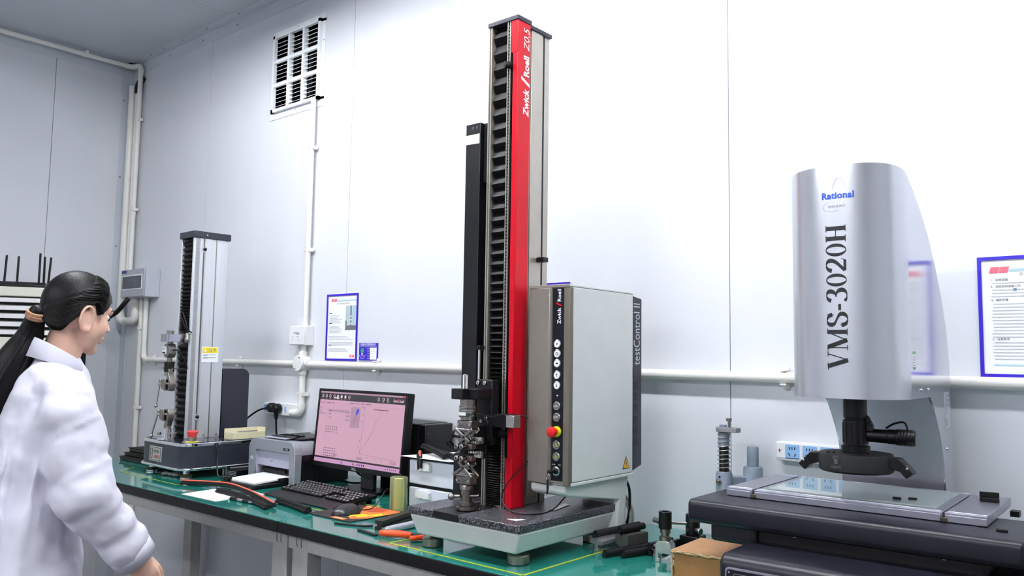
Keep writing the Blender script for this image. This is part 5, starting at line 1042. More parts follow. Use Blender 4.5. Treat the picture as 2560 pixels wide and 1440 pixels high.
pz_('yellow_zigzag', [(-1.965, 1.60), (-1.945, 1.64), (-1.93, 1.635), (-1.915, 1.68), (-1.90, 1.665), (-1.893, 1.70), (-1.893, 1.645), (-1.912, 1.625), (-1.92, 1.585), (-1.94, 1.60), (-1.95, 1.575)], M_pady, .0004)
pz_('orange_block', [(-1.985, 1.537), (-1.925, 1.537), (-1.925, 1.556), (-1.985, 1.556)], M_pado, .0002)
text('LENOVO', .011, M_wink, 'lettering', pd, (-1.955, 1.5465, zp+.0004), X1, (0, 1, 0), sx=.9, bold=.0002)
text('拯救者', .010, M_wink, 'lettering', pd, (-2.02, 1.722, zp+.0005), X1, (0, 1, 0))
MS = thing('computer_mouse', 'black wired mouse on the mouse pad', 'mouse', (-1.99, 1.60, zp), -3)
rings = []
for i in range(11):
    u = i/10; y = 1.552+u*.098; w = .029*(1-abs(2*u-1)**3.2*.75); h = .030*max(.12, (sin(pi*(.10+.82*(1-u)**.85)))**.8)
    rings.append([(-1.99+w*cos(a)*(1 if sin(a) > 0 else 1.04), y, zp+.0006+max(0, h*sin(a)) if sin(a) > 0 else zp+.0006) for a in [2*pi*j/20 for j in range(20)]])
ms = G().loft(rings).obj('shell', mat('satin black plastic', (38, 38, 42), .28, var=.05), MS, smooth=60); sb_ = ms.modifiers.new('subdiv', 'SUBSURF'); sb_.levels = sb_.render_levels = 1
G().cyl((-1.9935, 1.628, zp+.0215), (-1.9865, 1.628, zp+.0215), .007, n=14).obj('wheel', M_rub, MS)
G().tube(spline([(-1.99, 1.649, zp+.006), (-1.989, 1.675, zp+.003), (-1.990, 1.705, zp+.008), (-1.992, 1.735, zp+.035), (-2.0, 1.765, zp+.055), (-2.01, 1.795, zp+.035), (-2.03, 1.84, zp+.002), (-2.07, 1.93, D+.003)]), .0016, 8).obj('cord', M_blk, MS)
# ---------------------------------------------------------------- roll of clear tape standing on the bench
t = thing('tape_roll', 'yellowish roll of clear film standing beside the mouse pad', 'roll', (-1.940, 1.765, D))
M_film = mat('yellowish clear film', (244, 247, 196), .10, var=.02, trans=.80, ior=1.25)
G().lathe([(.0155, .0004), (.026, .0004), (.0275, .003), (.0275, .099), (.026, .1015), (.0155, .1015), (.0150, .099), (.0150, .003)], (-1.940, 1.765, D), n=32).obj('film', M_film, t)
G().lathe([(.0115, .001), (.0145, .001), (.0145, .096), (.0115, .096)], (-1.940, 1.765, D), n=28).obj('core', mat('cream card core', (226, 222, 186), .7), t)
# ---------------------------------------------------------------- drawer box
M_dw = mat('white drawer plastic', (226, 228, 240), .4, var=.01)
t = thing('drawer_box', 'two drawer white desk organiser with black frame', 'drawer box', (-1.81, 1.9, D))
dx0, dx1, dy0 = -1.962, -1.652, 1.822
G().box(dx0, dx1, dy0+.004, dy0+.24, .972, .980).box(dx0, dx0+.006, dy0+.004, dy0+.24, D+.001, .972).box(dx1-.006, dx1, dy0+.004, dy0+.24, D+.001, .972).box(dx0, dx1, dy0+.004, dy0+.24, .886, .894).box(dx0, dx1, dy0+.234, dy0+.24, D+.001, .972).box(dx0, dx1, dy0+.004, dy0+.24, D+.0005, D+.004).obj('frame', M_blk, t, bev=.0015)
for z0, z1 in ((.8955, .971), (D+.005, .885)):
    d_ = G().box(dx0+.008, dx1-.008, dy0, dy0+.23, z0, z1).obj('drawer', M_dw, t, bev=.003)
    w = [(-1.912+i*.01, z1-.031+(.0025 if i % 2 else 0)) for i in range(7)]
    G().prism([(-1.912, z1-.010), (-1.906, z1-.004), (-1.858, z1-.004), (-1.852, z1-.010)]+w[::-1], 'y', dy0-.014, dy0).obj('handle', M_white, d_, bev=.0015)
G().prism([(-1.975, 1.80), (-1.76, 1.802), (-1.70, 1.90), (-1.75, 2.0), (-1.93, 2.0)], 'z', .9803, .9812).obj('paper_sheet', M_paper, label='white paper on top of the drawer box', cat='paper', at=(-1.85, 1.9, .9803))
# rubber seals and cables on the drawer box
def seal(label, pts, r, stripe=None, group='rubber door seals', hollow=True):
    t = thing('rubber_seal', label, 'rubber seal', pts[0], group=group); P = spline(pts, 6)
    G().tube(P, r, 12).obj('tube', M_rub, t)
    G().tube([p+Vector((.0, -r*1.1, -r*.45)) for p in P], r*.5, 8).obj('foot_flange', M_rub, t)
    if hollow: d = (P[-1]-P[-2]).normalized(); G().cyl(P[-1]-d*.001, P[-1]+d*.0004, r*.62, n=12).obj('bore', M_ink, t)
    if stripe: G().tube([p+Vector((0, 0, r*.72)) for p in P], r*.55, 8, flat=1).obj('orange_stripe', stripe, t)
M_or = mat('orange rubber stripe', (226, 96, 72), .6)
zt_ = .9815
seal('short curved black seal with orange stripe hanging over the drawer edge', [(-1.925, 1.84, zt_+.009), (-1.905, 1.818, zt_+.010), (-1.89, 1.806, zt_-.004), (-1.882, 1.799, zt_-.030)], .0075, M_or, 'seals on the drawer box')
seal('straight black seal lying highest across the drawer box', [(-1.975, 1.90, zt_+.024), (-1.90, 1.875, zt_+.019), (-1.80, 1.83, zt_+.010)], .008, None, 'seals on the drawer box')
seal('straight black seal behind the highest one on the drawer box', [(-1.93, 1.92, zt_+.009), (-1.85, 1.885, zt_+.009), (-1.765, 1.842, zt_+.009)], .008, None, 'seals on the drawer box')
seal('black seal with orange stripe at the right end of the drawer box', [(-1.82, 1.95, zt_+.009), (-1.76, 1.92, zt_+.009), (-1.70, 1.885, zt_+.009)], .0075, M_or, 'seals on the drawer box')
t = thing('cable_coil', 'tangle of black cable standing behind the drawer box', 'cable', (-1.90, 2.04, .981))
for i, (x, y, rx, rz) in enumerate(((-1.95, 2.03, .022, .036), (-1.915, 2.035, .018, .045), (-1.88, 2.03, .02, .04), (-1.935, 2.01, .026, .025), (-1.86, 2.04, .015, .03))):
    G().tube([(x+rx*cos(a*pi/12), y+.008*sin(a*.9), .981+.005+rz+rz*sin(a*pi/12)) for a in range(24)], .0045, 8, closed=True).obj('loop', M_blk, t)
G().tube(spline([(-1.90, 2.03, .99), (-1.895, 2.02, 1.05), (-1.85, 2.0, 1.09), (-1.79, 1.98, 1.105), (-1.74, 1.95, 1.09), (-1.70, 1.93, 1.0)]), .005, 8).obj('lead', M_blk, t)
G().tube(spline([(-1.86, 2.0, 1.085), (-1.84, 1.99, 1.04), (-1.81, 1.98, .985)]), .003, 8).obj('thin_lead', mat('grey cable', (110, 110, 114), .5), t)
# ---------------------------------------------------------------- papers, seals, pen in front of the printer
z = D+.0003
G().prism([(-2.672, 1.442), (-2.462, 1.448), (-2.478, 1.585), (-2.69, 1.575)], 'z', z, z+.0008).obj('paper_sheet', M_paper, label='white sheet at the bench edge in front of the printer', cat='paper', at=(-2.57, 1.51, z))
G().prism([(-2.64, 1.635), (-2.47, 1.602), (-2.46, 1.628), (-2.63, 1.662)], 'z', z, z+.0008).obj('paper_strip', M_paper, label='narrow white paper strip behind the long black seals', cat='paper', at=(-2.55, 1.63, z))
seal('long black seal with orange stripe lying in front of the keyboard', [(-2.86, 1.545, D+.0095), (-2.66, 1.60, D+.016), (-2.50, 1.58, D+.016), (-2.38, 1.555, D+.0125), (-2.235, 1.515, D+.0095)], .0075, M_or)
seal('long black seal nearest the bench edge over the white sheet', [(-2.62, 1.548, D+.0085), (-2.50, 1.540, D+.0105), (-2.36, 1.520, D+.0085), (-2.225, 1.484, D+.0085)], .0075)
seal('black hollow seal ending beside the mouse pad', [(-2.30, 1.575, D+.011), (-2.20, 1.562, D+.011), (-2.085, 1.535, D+.011)], .0095)
PN = thing('ballpoint_pen', 'black and silver pen lying by the white sheet', 'pen', (-2.42, 1.50, D)); a_, b_ = Vector((-2.47, 1.5, D+.0052)), Vector((-2.335, 1.502, D+.0052)); dv = b_-a_
def pt(u): return a_+dv*u
G().cyl(pt(0), pt(.08), .004, n=12).obj('clicker', M_white, PN); G().cyl(pt(.08), pt(.38), .0048, n=14).obj('upper_barrel', M_blk, PN); G().cyl(pt(.38), pt(.60), .005, n=14).obj('printed_band', mat('silver print band', (160, 160, 165), .4, .3, var=.4, scale=300), PN)
G().cyl(pt(.60), pt(.86), .0048, n=14).obj('grip', M_blk, PN); G().cyl(pt(.86), pt(1), .0046, .0012, 14).obj('tip', M_chrome, PN)
# things by the left front corner of the tall tester
t = thing('brown_profile', 'dark brown extruded profile bar lying beside the granite base', 'profile bar', (-1.78, 1.62, D))
pr = lambda s: [(s-.013, 0), (s+.013, 0), (s+.013, .009), (s+.006, .011), (s+.006, .016), (s+.013, .018), (s+.013, .026), (s-.013, .026), (s-.013, .018), (s-.006, .016), (s-.006, .011), (s-.013, .009)]
R3 = Matrix.Rotation(radians(17), 3, 'Z'); g = G().prism([(x, zz+.0003) for x, zz in pr(0)], 'y', -.11, .11); g.v = [R3 @ v+Vector((-1.785, 1.63, D)) for v in g.v]
g.obj('bar', mat('dark brown anodised bar', (42, 34, 28), .4, .3, var=.1), t, bev=.0005)
t = thing('steel_tube', 'silver tube lying beside the orange tool handle', 'tube', (-1.69, 1.53, D)); a_, b_ = Vector((-1.715, 1.462, D+.0105)), Vector((-1.665, 1.66, D+.0105))
a_ = Vector((-1.700, 1.497, D+.0105)); b_ = Vector((-1.715, 1.70, D+.0105))
d = (b_-a_).normalized(); G().cyl(a_+d*.012, b_, .0100, n=20).obj('barrel', mat('satin silver plastic', (196, 196, 206), .3, .4), t); G().cyl(a_, a_+d*.014, .0088, n=20).obj('end_ring', M_chrome, t); G().cyl(a_-d*.0003, a_+d*.001, .005, n=16).obj('bore', M_ink, t)
M_orange = mat('orange tool plastic', (240, 74, 20), .3, var=.03)
t = thing('cutting_pliers', 'pliers with orange handles at the base corner', 'pliers', (-1.64, 1.50, D), 0)
def hnd(pts, r, nm): return G().tube(spline(pts, 8), r, 12, flat=.8).obj(nm, M_orange, t)
hnd([(-1.690, 1.476, D+.0105), (-1.672, 1.481, D+.0115), (-1.645, 1.496, D+.0115), (-1.612, 1.516, D+.010)], [.003]+[.0095]*4+[.0112]*16+[.0100]*3+[.0085], 'handle')
hnd([(-1.585, 1.486, D+.0100), (-1.578, 1.492, D+.0105), (-1.572, 1.504, D+.0105), (-1.567, 1.52, D+.010)], [.004]+[.0085]*22+[.0072]*2, 'handle')
G().tube(spline([(-1.612, 1.516, D+.010), (-1.596, 1.527, D+.010), (-1.575, 1.54, D+.009)], 6), .0055, 10).obj('jaw', M_blkm, t)
G().prism([(-1.790, 1.480), (-1.787, 1.492), (-1.699, 1.478), (-1.703, 1.465)], 'z', D+.0003, D+.0045).obj('rubber_strip', M_rub, label='flat black rubber strip near the bench edge', cat='rubber strip', at=(-1.74, 1.478, D), bev=.001)
G().tube(spline([(-1.905, 1.493, D+.003), (-1.87, 1.502, D+.003), (-1.82, 1.52, D+.003), (-1.80, 1.545, D+.003)]), .0028, 8).obj('seal_offcut', M_rub, label='thin black rubber cord beside the mouse pad', cat='rubber offcut', at=(-1.86, 1.5, D))
# ---------------------------------------------------------------- profiles and clamps right of the tall tester
M_aluR = mat('raw aluminium', (176, 176, 180), .35, .8, var=.06, scale=80); M_aluD = mat('grey steel holder', (112, 110, 104), .4, .8, var=.08)
def cross(s=1): return [(-.007, 0), (.007, 0), (.007, .006), (.0045, .008), (.0045, .017), (.020, .019), (.020, .028), (.006, .029), (.006, .036), (.001, .033), (-.004, .036), (-.006, .029), (-.020, .028), (-.020, .019), (-.0045, .017), (-.0045, .008), (-.007, .006)]
def extr(label, prof, p, l, rz, m, name, cat, tube=None):
    t = thing(name, label, cat, p, rz); p = Vector(p)
    G().prism([(p.x+x, p.z+.0003+zz) for x, zz in prof], 'y', p.y, p.y+l).obj('bar', m, t, bev=.0005)
    return t
t = extr('aluminium cross profile holder carrying a black seal beside the granite base', cross(), (-1.176, 1.735, D), .17, -6, M_aluR, 'profile_holder', 'profile holder')
seal('black seal seated in the aluminium cross profile', [(-1.176, 1.732, D+.044), (-1.167, 1.82, D+.044), (-1.158, 1.91, D+.044)], .0085, None, 'seals in the profile holders')
holder = [(-.008, 0), (.010, 0), (.010, .008), (.006, .011), (.006, .017), (.021, .019), (.021, .045), (.004, .045), (.002, .038), (-.003, .042), (-.006, .046), (-.021, .043), (-.021, .022), (-.008, .015), (-.006, .009)]
t = extr('square grey steel holder with a seal in its groove', holder, (-1.126, 1.772, D), .075, -12, M_aluD, 'profile_holder', 'profile holder')
seal('short black seal on top of the square grey holder', [(-1.128, 1.768, D+.055), (-1.120, 1.81, D+.055), (-1.112, 1.855, D+.055)], .0085, None, 'seals in the profile holders')
seal('black seal lying loose on the green mat, left of the pair', [(-1.085, 1.855, D+.011), (-1.105, 1.78, D+.011), (-1.123, 1.695, D+.011)], .0085, None, 'loose seals on the mat')
seal('black seal lying loose on the green mat, right of the pair', [(-1.055, 1.835, D+.011), (-1.07, 1.79, D+.011), (-1.09, 1.725, D+.011)], .0085, None, 'loose seals on the mat')
t = extr('small clear plastic cross profile on the green mat', [(x*.55, zz*.8) for x, zz in cross()], (-1.045, 1.795, D), .05, 0, mat('grey translucent plastic', (150, 156, 160), .2, trans=.4), 'plastic_profile', 'profile')
tslot = [(-.016, 0), (-.006, 0), (-.006, .010), (-.011, .010), (-.011, .018), (.011, .018), (.011, .010), (.006, .010), (.006, 0), (.016, 0), (.016, .030), (.006, .030), (.006, .024), (-.006, .024), (-.006, .030), (-.016, .030)]
extr('black slotted rail behind the standing clamp', tslot, (-1.045, 1.79, D), .10, -3, M_blkm, 'slotted_rail', 'rail')
def clampfix(label, x, y, h0, rz, mcol, top=True):
    t = thing('clamp_fixture', label, 'clamp', (x, y, D), rz)
    blk = [(x-.020, 0), (x-.0085, 0), (x-.0085, .010), (x-.0125, .010), (x-.0125, .021), (x+.0125, .021), (x+.0125, .010), (x+.0085, .010), (x+.0085, 0), (x+.020, 0), (x+.020, .042), (x+.014, .050), (x-.014, .050), (x-.020, .042)]
    G().prism([(a, D+.0003+b) for a, b in blk], 'y', y-.014, y+.014).obj('block', M_steel, t, bev=.0008)
    G().lathe([(.014, .050), (.014, .060), (.0095, .062), (.0095, .068)], (x, y, D), n=20).obj('stud', M_dsteel, t)
    G().lathe([(.0125, .068), (.0125, .082)], (x, y, D), n=20).obj('collar', M_dsteel, t)
    G().lathe([(.0150, .078), (.0155, .080), (.0155, h0-.001), (.0145, h0), (.009, h0), (.009, h0-.008)], (x, y, D), n=24).obj('sleeve', M_blk, t)
    return t
t = clampfix('tall black sleeve clamp on a bright slotted block', -.998, 1.765, .118, 8, M_blk)
G().cyl((-1.012, 1.768, D+.092), (-1.030, 1.775, D+.094), .0065, n=14).obj('knurled_screw', M_dsteel, t); G().cyl((-.985, 1.77, D+.092), (-.958, 1.80, D+.088), .004, .0035, 12).obj('cross_bar', M_chrome, t)
t = thing('clamp_fixture', 'short black sleeve clamp behind the cardboard box', 'clamp', (-1.012, 1.93, D))
G().box(-1.037, -.987, 1.905, 1.955, D+.0003, D+.036).obj('block', M_blkm, t, bev=.002)
G().lathe([(.016, .036), (.018, .038), (.018, .086), (.0165, .088), (.004, .088), (.004, .084)], (-1.012, 1.93, D), n=24).obj('sleeve', M_blk, t)
G().lathe([(.008, .016), (.0085, .022), (.0085, .03), (.007, .032)], (-1.012, 1.93, D+.05), (.9, -.4, 0), 16).obj('clamp_screw', M_steel, t); G().lathe([(.005, .016), (.006, .0185)], (-1.012, 1.93, D+.05), (-.4, -1, 0), 12).obj('screw_hole', M_dsteel, t)
t = extr('bright aluminium slotted block in front of the cardboard box', [(x*1.1, zz*.9) for x, zz in cross()], (-.945, 1.69, D), .06, 0, M_aluR, 'slotted_block', 'block')
# cardboard box
CBX = thing('cardboard_box', 'torn edged brown cardboard box beside the measuring machine base', 'box', (-.815, 1.70, D), 5)
M_card = mat('brown corrugated cardboard', (158, 112, 66), .8, scale=14, var=.10, bump=.25, bscale=160, stretch=(1, 1, .06)); M_card2 = mat('cardboard top face', (172, 130, 92), .8, var=.05)
G().box(-.91, -.73, 1.645, 1.80, D+.0005, .882).obj('carton', M_card, CBX, bev=.002)
rt_ = random.Random(9); xs_ = [-.915+i*.0095 for i in range(21)]
G().prism([(x, 1.640-rt_.uniform(-.002, .003)) for x in xs_]+[(-.725, 1.80), (-.91, 1.80)], 'z', .882, .8845).obj('top_flap', M_card2, CBX)
G().tube([(x, 1.641+rt_.uniform(-.0015, .0015), .8825+rt_.uniform(-.002, .0015)) for x in xs_], [.0016+rt_.uniform(0, .0014) for _ in xs_], 6).obj('torn_edge', mat('torn pale cardboard', (196, 168, 128), .9, var=.25, scale=200, bump=.5), CBX)
G().tube([(-.9125+rt_.uniform(-.0015, .0015), 1.643+rt_.uniform(-.0015, .0015), .823+i*.006) for i in range(11)], .0022, 6).obj('torn_edge', mat('torn pale cardboard', (196, 168, 128), .9), CBX)
# ---------------------------------------------------------------- grey spring stand by the wall
M_cast = mat('blue grey cast paint', (134, 146, 160), .5, var=.08, bump=.15, bscale=120)
SS = thing('spring_stand', 'blue grey cast stand with coil spring against the wall', 'stand', (-.96, 2.02, D))
fx, fy = -.966, 2.015
G().lathe([(.026, .0003), (.026, .012), (.0215, .02), (.0215, .186), (.019, .192)], (fx, fy, D), n=26).obj('front_barrel', M_cast, SS)
G().lathe([(.0125, .19), (.0125, .262)], (fx, fy, D), n=20).obj('plunger', mat('dark worn steel', (70, 64, 60), .35, .9, var=.3, scale=60), SS); G().lathe([(.0145, .258), (.0145, .292)], (fx, fy, D), n=20).obj('plunger_sleeve', M_cast, SS)
N = 9*16; G().tube([(fx+.0155*cos(2*pi*i/16), fy+.0155*sin(2*pi*i/16), D+.194+i*.098/N) for i in range(N+1)], .0016, 7).obj('coil_spring', mat('grey spring wire', (160, 160, 164), .35, .7), SS)
G().prism(arc((fx, fy), .020, 60, 300, 12)+[(fx+.04, fy-.012), (fx+.042, fy+.012)], 'z', D+.294, D+.306).obj('top_bracket', mat('grey worn bracket', (146, 146, 150), .5, .3), SS, bev=.001)
G().cyl((fx-.002, fy, D+.306), (fx-.002, fy, D+.312), .010, n=8).obj('top_nut', M_cast, SS); G().cyl((fx+.014, fy+.002, D+.285), (fx+.014, fy+.002, D+.322), .0035, n=10).cyl((fx+.014, fy+.002, D+.322), (fx+.014, fy+.002, D+.330), .0075, n=12).obj('adjuster_screw', M_dsteel, SS)
nt_ = G().cyl((fx-.004, fy-.0205, D+.168), (fx-.0045, fy-.0265, D+.168), .0075, n=6).obj('side_nut', M_steel, SS); G().cyl((fx-.0045, fy-.0265, D+.168), (fx-.0046, fy-.031, D+.168), .0042, n=10).obj('grub_screw', M_dsteel, nt_); G().cyl((fx-.002, fy-.021, D+.179), (fx-.002, fy-.0220, D+.179), .003, n=10).obj('oil_hole', M_ink, SS)
qx, qy = fx+.055, fy+.055
G().lathe([(.028, .0003), (.028, .012), (.0245, .02), (.0245, .20), (.022, .204), (.0150, .205), (.0150, .252), (.0135, .256)], (qx, qy, D), n=26).obj('rear_barrel', M_cast, SS)
g = G().box(-.01, .01, 0, .078, .125, .18); R3 = Matrix.Rotation(radians(-45), 3, 'Z'); g.v = [R3 @ v+Vector((fx, fy, D)) for v in g.v]; g.obj('web', M_cast, SS, bev=.003)
G().cyl((fx+.02, fy+.005, D+.125), (fx+.034, fy-.004, D+.125), .009, n=14).obj('clamp_boss', M_cast, SS); G().cyl((qx+.022, qy, D+.145), (qx+.036, qy-.006, D+.143), .005, n=10).obj('clamp_bolt', M_steel, SS)
# ---------------------------------------------------------------- floor standing air conditioner in the corner
M_ac = mat('cream white appliance plastic', (226, 224, 210), .4, var=.02)
ax, ay = -4.36, 1.47
AC = thing('air_conditioner', 'cream floor standing air conditioner behind the person', 'air conditioner', (ax, ay, 0), 62)
# drawn facing -Y, then turned to face the room
w2 = .25
G().prism(rrect(ax-w2, ax+w2, ay-.06, ay+.10, .02, 5), 'z', .02, 1.36).obj('cabinet', M_ac, AC)
G().prism(rrect(ax-w2, ax+w2, ay-.06, ay+.10, .02, 5), 'z', 1.555, 1.60).obj('top_cover', M_ac, AC, bev=.004)
G().box(ax-w2+.004, ax+w2-.004, ay-.01, ay+.095, 1.36, 1.555).obj('outlet_back', M_ink, AC)
for s in (-1, 1): G().box(ax+s*(w2-.012)-.012, ax+s*(w2-.012)+.012, ay-.058, ay+.095, 1.36, 1.555).obj('outlet_cheek', M_ac, AC, bev=.004)
for i in range(5): G().prism([(ay-.056, 1.372+i*.0385), (ay-.056, 1.392+i*.0385), (ay-.012, 1.400+i*.0385), (ay-.012, 1.384+i*.0385)], 'x', ax-w2+.02, ax+w2-.02).obj('louvre', mat('white louvre', (238, 238, 238), .4), AC, bev=.002)
G().box(ax-w2+.01, ax+w2-.01, ay-.05, ay+.09, .0003, .02).obj('plinth', M_blk, AC)
RT = thing('wifi_router', 'black router with upright antennas on top of the air conditioner', 'router', (ax, ay, 1.6), 62)
G().prism([(ay-.03, 1.6005), (ay-.03, 1.615), (ay-.01, 1.628), (ay+.07, 1.628), (ay+.08, 1.6005)], 'x', ax-.115, ax+.115).obj('body', M_blk, RT, bev=.003)
for x, y, dx, h in ((-.105, 0.0, .006, .155), (-.075, .07, .008, .15), (-.02, .075, .002, .148), (.085, .0, .0, .16), (.10, .05, -.003, .15), (.112, .075, .012, .15)):
    G().obox((ax+x+dx*.5, ay+y, 1.612+h/2), .010, .006, h, Matrix.Rotation(dx*4, 3, 'Y')).obj('antenna', M_blk, RT, bev=.002)
# ---------------------------------------------------------------- the person in the white coat
PX, PY_ = -2.275, .745
PE = thing('person', 'person with black ponytail in a white lab coat, looking down at the bench', 'person', (PX, PY_, 0), -11.5)
def L(x, y, z): return Vector((PX+x, PY_+y, z))
M_skin = mat('skin', (232, 188, 166), .5, var=.04, scale=30, spec=.35)
M_skin.node_tree.nodes['Principled BSDF'].inputs['Subsurface Weight'].default_value = .12
M_skin.node_tree.nodes['Principled BSDF'].inputs['Subsurface Radius'].default_value = (.012, .005, .003)
M_hair = mat('black hair', (7, 6, 6), .46, scale=60, var=.35, bump=.35, bscale=60, stretch=(5, 5, .5), spec=.22)
M_coat = mat('white cotton coat', (230, 228, 241), .85, var=.015, scale=8, bump=.12, bscale=400)
M_trs = mat('dark trousers', (36, 38, 46), .85, var=.1)
nt = M_coat.node_tree; bn_ = [n for n in nt.nodes if n.type == 'BUMP'][0]
fn_ = nt.nodes.new('ShaderNodeTexNoise'); fn_.inputs['Scale'].default_value = 7; fn_.inputs['Detail'].default_value = 2; fn_.inputs['Distortion'].default_value = .8
fm_ = nt.nodes.new('ShaderNodeMapping'); fm_.inputs['Scale'].default_value = (1.6, 1.2, .7); fm_.inputs['Rotation'].default_value = (.5, .3, 0)
nt.links.new([n for n in nt.nodes if n.type == 'TEX_COORD'][0].outputs['Object'], fm_.inputs[0]); nt.links.new(fm_.outputs[0], fn_.inputs['Vector'])
fb_ = nt.nodes.new('ShaderNodeBump'); fb_.inputs['Strength'].default_value = .22; fb_.inputs['Distance'].default_value = .03
nt.links.new(fn_.outputs[0], fb_.inputs['Height']); nt.links.new(fb_.outputs[0], bn_.inputs['Normal'])
def remesh(o, vox, it, disp=()):
    r = o.modifiers.new('weld', 'REMESH'); r.mode = 'VOXEL'; r.voxel_size = vox; r.use_smooth_shade = True
    s = o.modifiers.new('smooth', 'SMOOTH'); s.iterations = it; s.factor = .5
    for i, (sc_, st_) in enumerate(disp):
        t = bpy.data.textures.new('folds', 'CLOUDS'); t.noise_scale = sc_; t.noise_depth = 1
        d = o.modifiers.new('folds', 'DISPLACE'); d.texture = t; d.strength = st_; d.mid_level = .5; d.texture_coords = 'LOCAL'
    return o
def limb(g, pts, rs, n=14, k=6): 
    P = spline(pts, k); R = []
    for i in range(len(rs)-1): R += [rs[i]+(rs[i+1]-rs[i])*j/k for j in range(k)]
    R.append(rs[-1]); g.tube(P, R, n); g.ball(P[0], rs[0], n=n, m=8); g.ball(P[-1], rs[-1], n=n, m=8); return g
# body: one continuous surface
B = G()
tlt = Matrix.Rotation(radians(17), 3, 'Z') @ Matrix.Rotation(radians(-13), 3, 'X')      # head bowed forward
hcen = L(0, .158, 1.408); HS = 1.0
def Hd(x, y, z): return hcen+tlt @ Vector((x, y, z))*HS
B.ball(Hd(0, -.004, .010), .070, .086, .088, 24, 16, tlt); B.ball(Hd(0, .028, -.050), .062, .054, .060, 20, 14, tlt); B.ball(Hd(0, .038, -.020), .060, .046, .050, 20, 14, tlt)
B.ball(Hd(0, .066, -.100), .024, .016, .017, 14, 10, tlt); B.ball(Hd(0, .028, -.085), .048, .046, .030, 16, 10, tlt)
B.ball(Hd(0, .076, .012), .046, .014, .016, 14, 8, tlt)                                       # brow
limb(B, [Hd(0, .083, .004), Hd(0, .090, -.018), Hd(0, .098, -.034)], [.007, .008, .0095], 10); B.ball(Hd(.008, .090, -.037), .007, n=8, m=6); B.ball(Hd(-.008, .090, -.037), .007, n=8, m=6)
B.ball(Hd(0, .084, -.061), .020, .009, .0065, 14, 8, tlt); B.ball(Hd(0, .083, -.073), .017, .009, .007, 14, 8, tlt)      # lips
for s in (-1, 1):
    B.ball(Hd(s*.038, .052, -.042), .025, .024, .030, 14, 8, tlt)
    e = [Hd(s*(.078+.006*sin(a)-.004*cos(a)), -.006+.020*cos(a)-.004*sin(a), -.030+.034*sin(a)) for a in [2*pi*i/14 for i in range(14)]]
    B.tube(e, .0052, 8, closed=True); B.ball(Hd(s*.071, -.006, -.030), .007, .016, .029, 10, 8, tlt); B.ball(Hd(s*.075, .004, -.060), .008, .010, .010, 8, 6)
B.v = [hcen+(v-hcen)*.93 for v in B.v]; HS = .93
limb(B, [L(0, .142, 1.345), L(0, .125, 1.29), L(0, .108, 1.235)], [.045, .047, .052], 18)
limb(B, [L(0, .105, 1.20), L(0, .09, 1.05), L(0, .065, .92), L(0, .05, .84)], [.066, .078, .076, .08], 18)
for s in (-1, 1):
    dy = 0 if s > 0 else -.22
    limb(B, [L(s*.06, .085, 1.20), L(s*.150, .120, 1.195)], [.055, .050])
    limb(B, [L(s*.155, .122, 1.19), L(s*.195, .145, 1.08), L(s*.205, .160, .965)], [.044, .040, .034]); limb(B, [L(s*.205, .160, .965), L(s*.195, .215+dy*.5, .885), L(s*.175, .282+dy, .800)], [.034, .033, .024])
    # hand: palm, four curled fingers and a thumb from the side of the palm
    B.ball(L(s*.170, .308+dy, .757), .018, .030, .040, 14, 10, Matrix.Rotation(radians(32), 3, 'X'))
    for i, ln in enumerate((.030, .034, .032, .025)):
        b0 = L(s*.170, .345+dy-i*.0165, .733-i*.006+.004); b1 = b0+Vector((s*-.004, .008, -ln)); b2 = b1+Vector((s*-.012, .0, -ln*.72)); b3 = b2+Vector((s*-.016, -.008, -ln*.35))
        limb(B, [b0+Vector((0, -.008, .018)), b0, b1, b2, b3], [.0092, .0090, .0084, .0078, .0068], 10, 4)
    limb(B, [L(s*.162, .322+dy, .780), L(s*.152, .345+dy, .757), L(s*.145, .358+dy, .735), L(s*.142, .362+dy, .712)], [.011, .0105, .0095, .0078], 10, 4)
    limb(B, [L(s*.075, .05, .84), L(s*.085, .06, .46), L(s*.085, .035, .09)], [.085, .055, .040])
    B.ball(L(s*.085, .085, .045), .038, .10, .035, 14, 8)
remesh(B.obj('body', M_skin, PE, smooth=80), .0042, 5)
# eyes, lashes, brows
for s in (-1, 1):
    e = G().ball(Hd(s*.031, .0680, -.006), .0115, .0085, .0075, 14, 8, tlt).obj('eye', M_white, PE); G().ball(Hd(s*.032, .0780, -.008), .0048, .002, .0048, 12, 6, tlt).obj('iris', M_ink, e)
    G().tube([Hd(s*(.020+i*.005), .0800-abs(i-2)*.0012-(.003 if i == 4 else 0), .0025-abs(i-2)*.0012-.001) for i in range(5)], .0014, 6).obj('lashes', M_ink, e)
    G().tube([Hd(s*(.016+i*.008), .0895-i*.0028-i*i*.0005, .016+(.003 if i in (1, 2) else 0)) for i in range(5)], [.0012, .0022, .0024, .002, .001], 6).obj('eyebrow', M_hair, PE)
G().tube([Hd(x, .0915-abs(x)*22*abs(x), -.0668) for x in (-.016, -.008, 0, .008, .016)], .0012, 6).obj('mouth_line', mat('lip rose', (176, 96, 92), .5), PE)
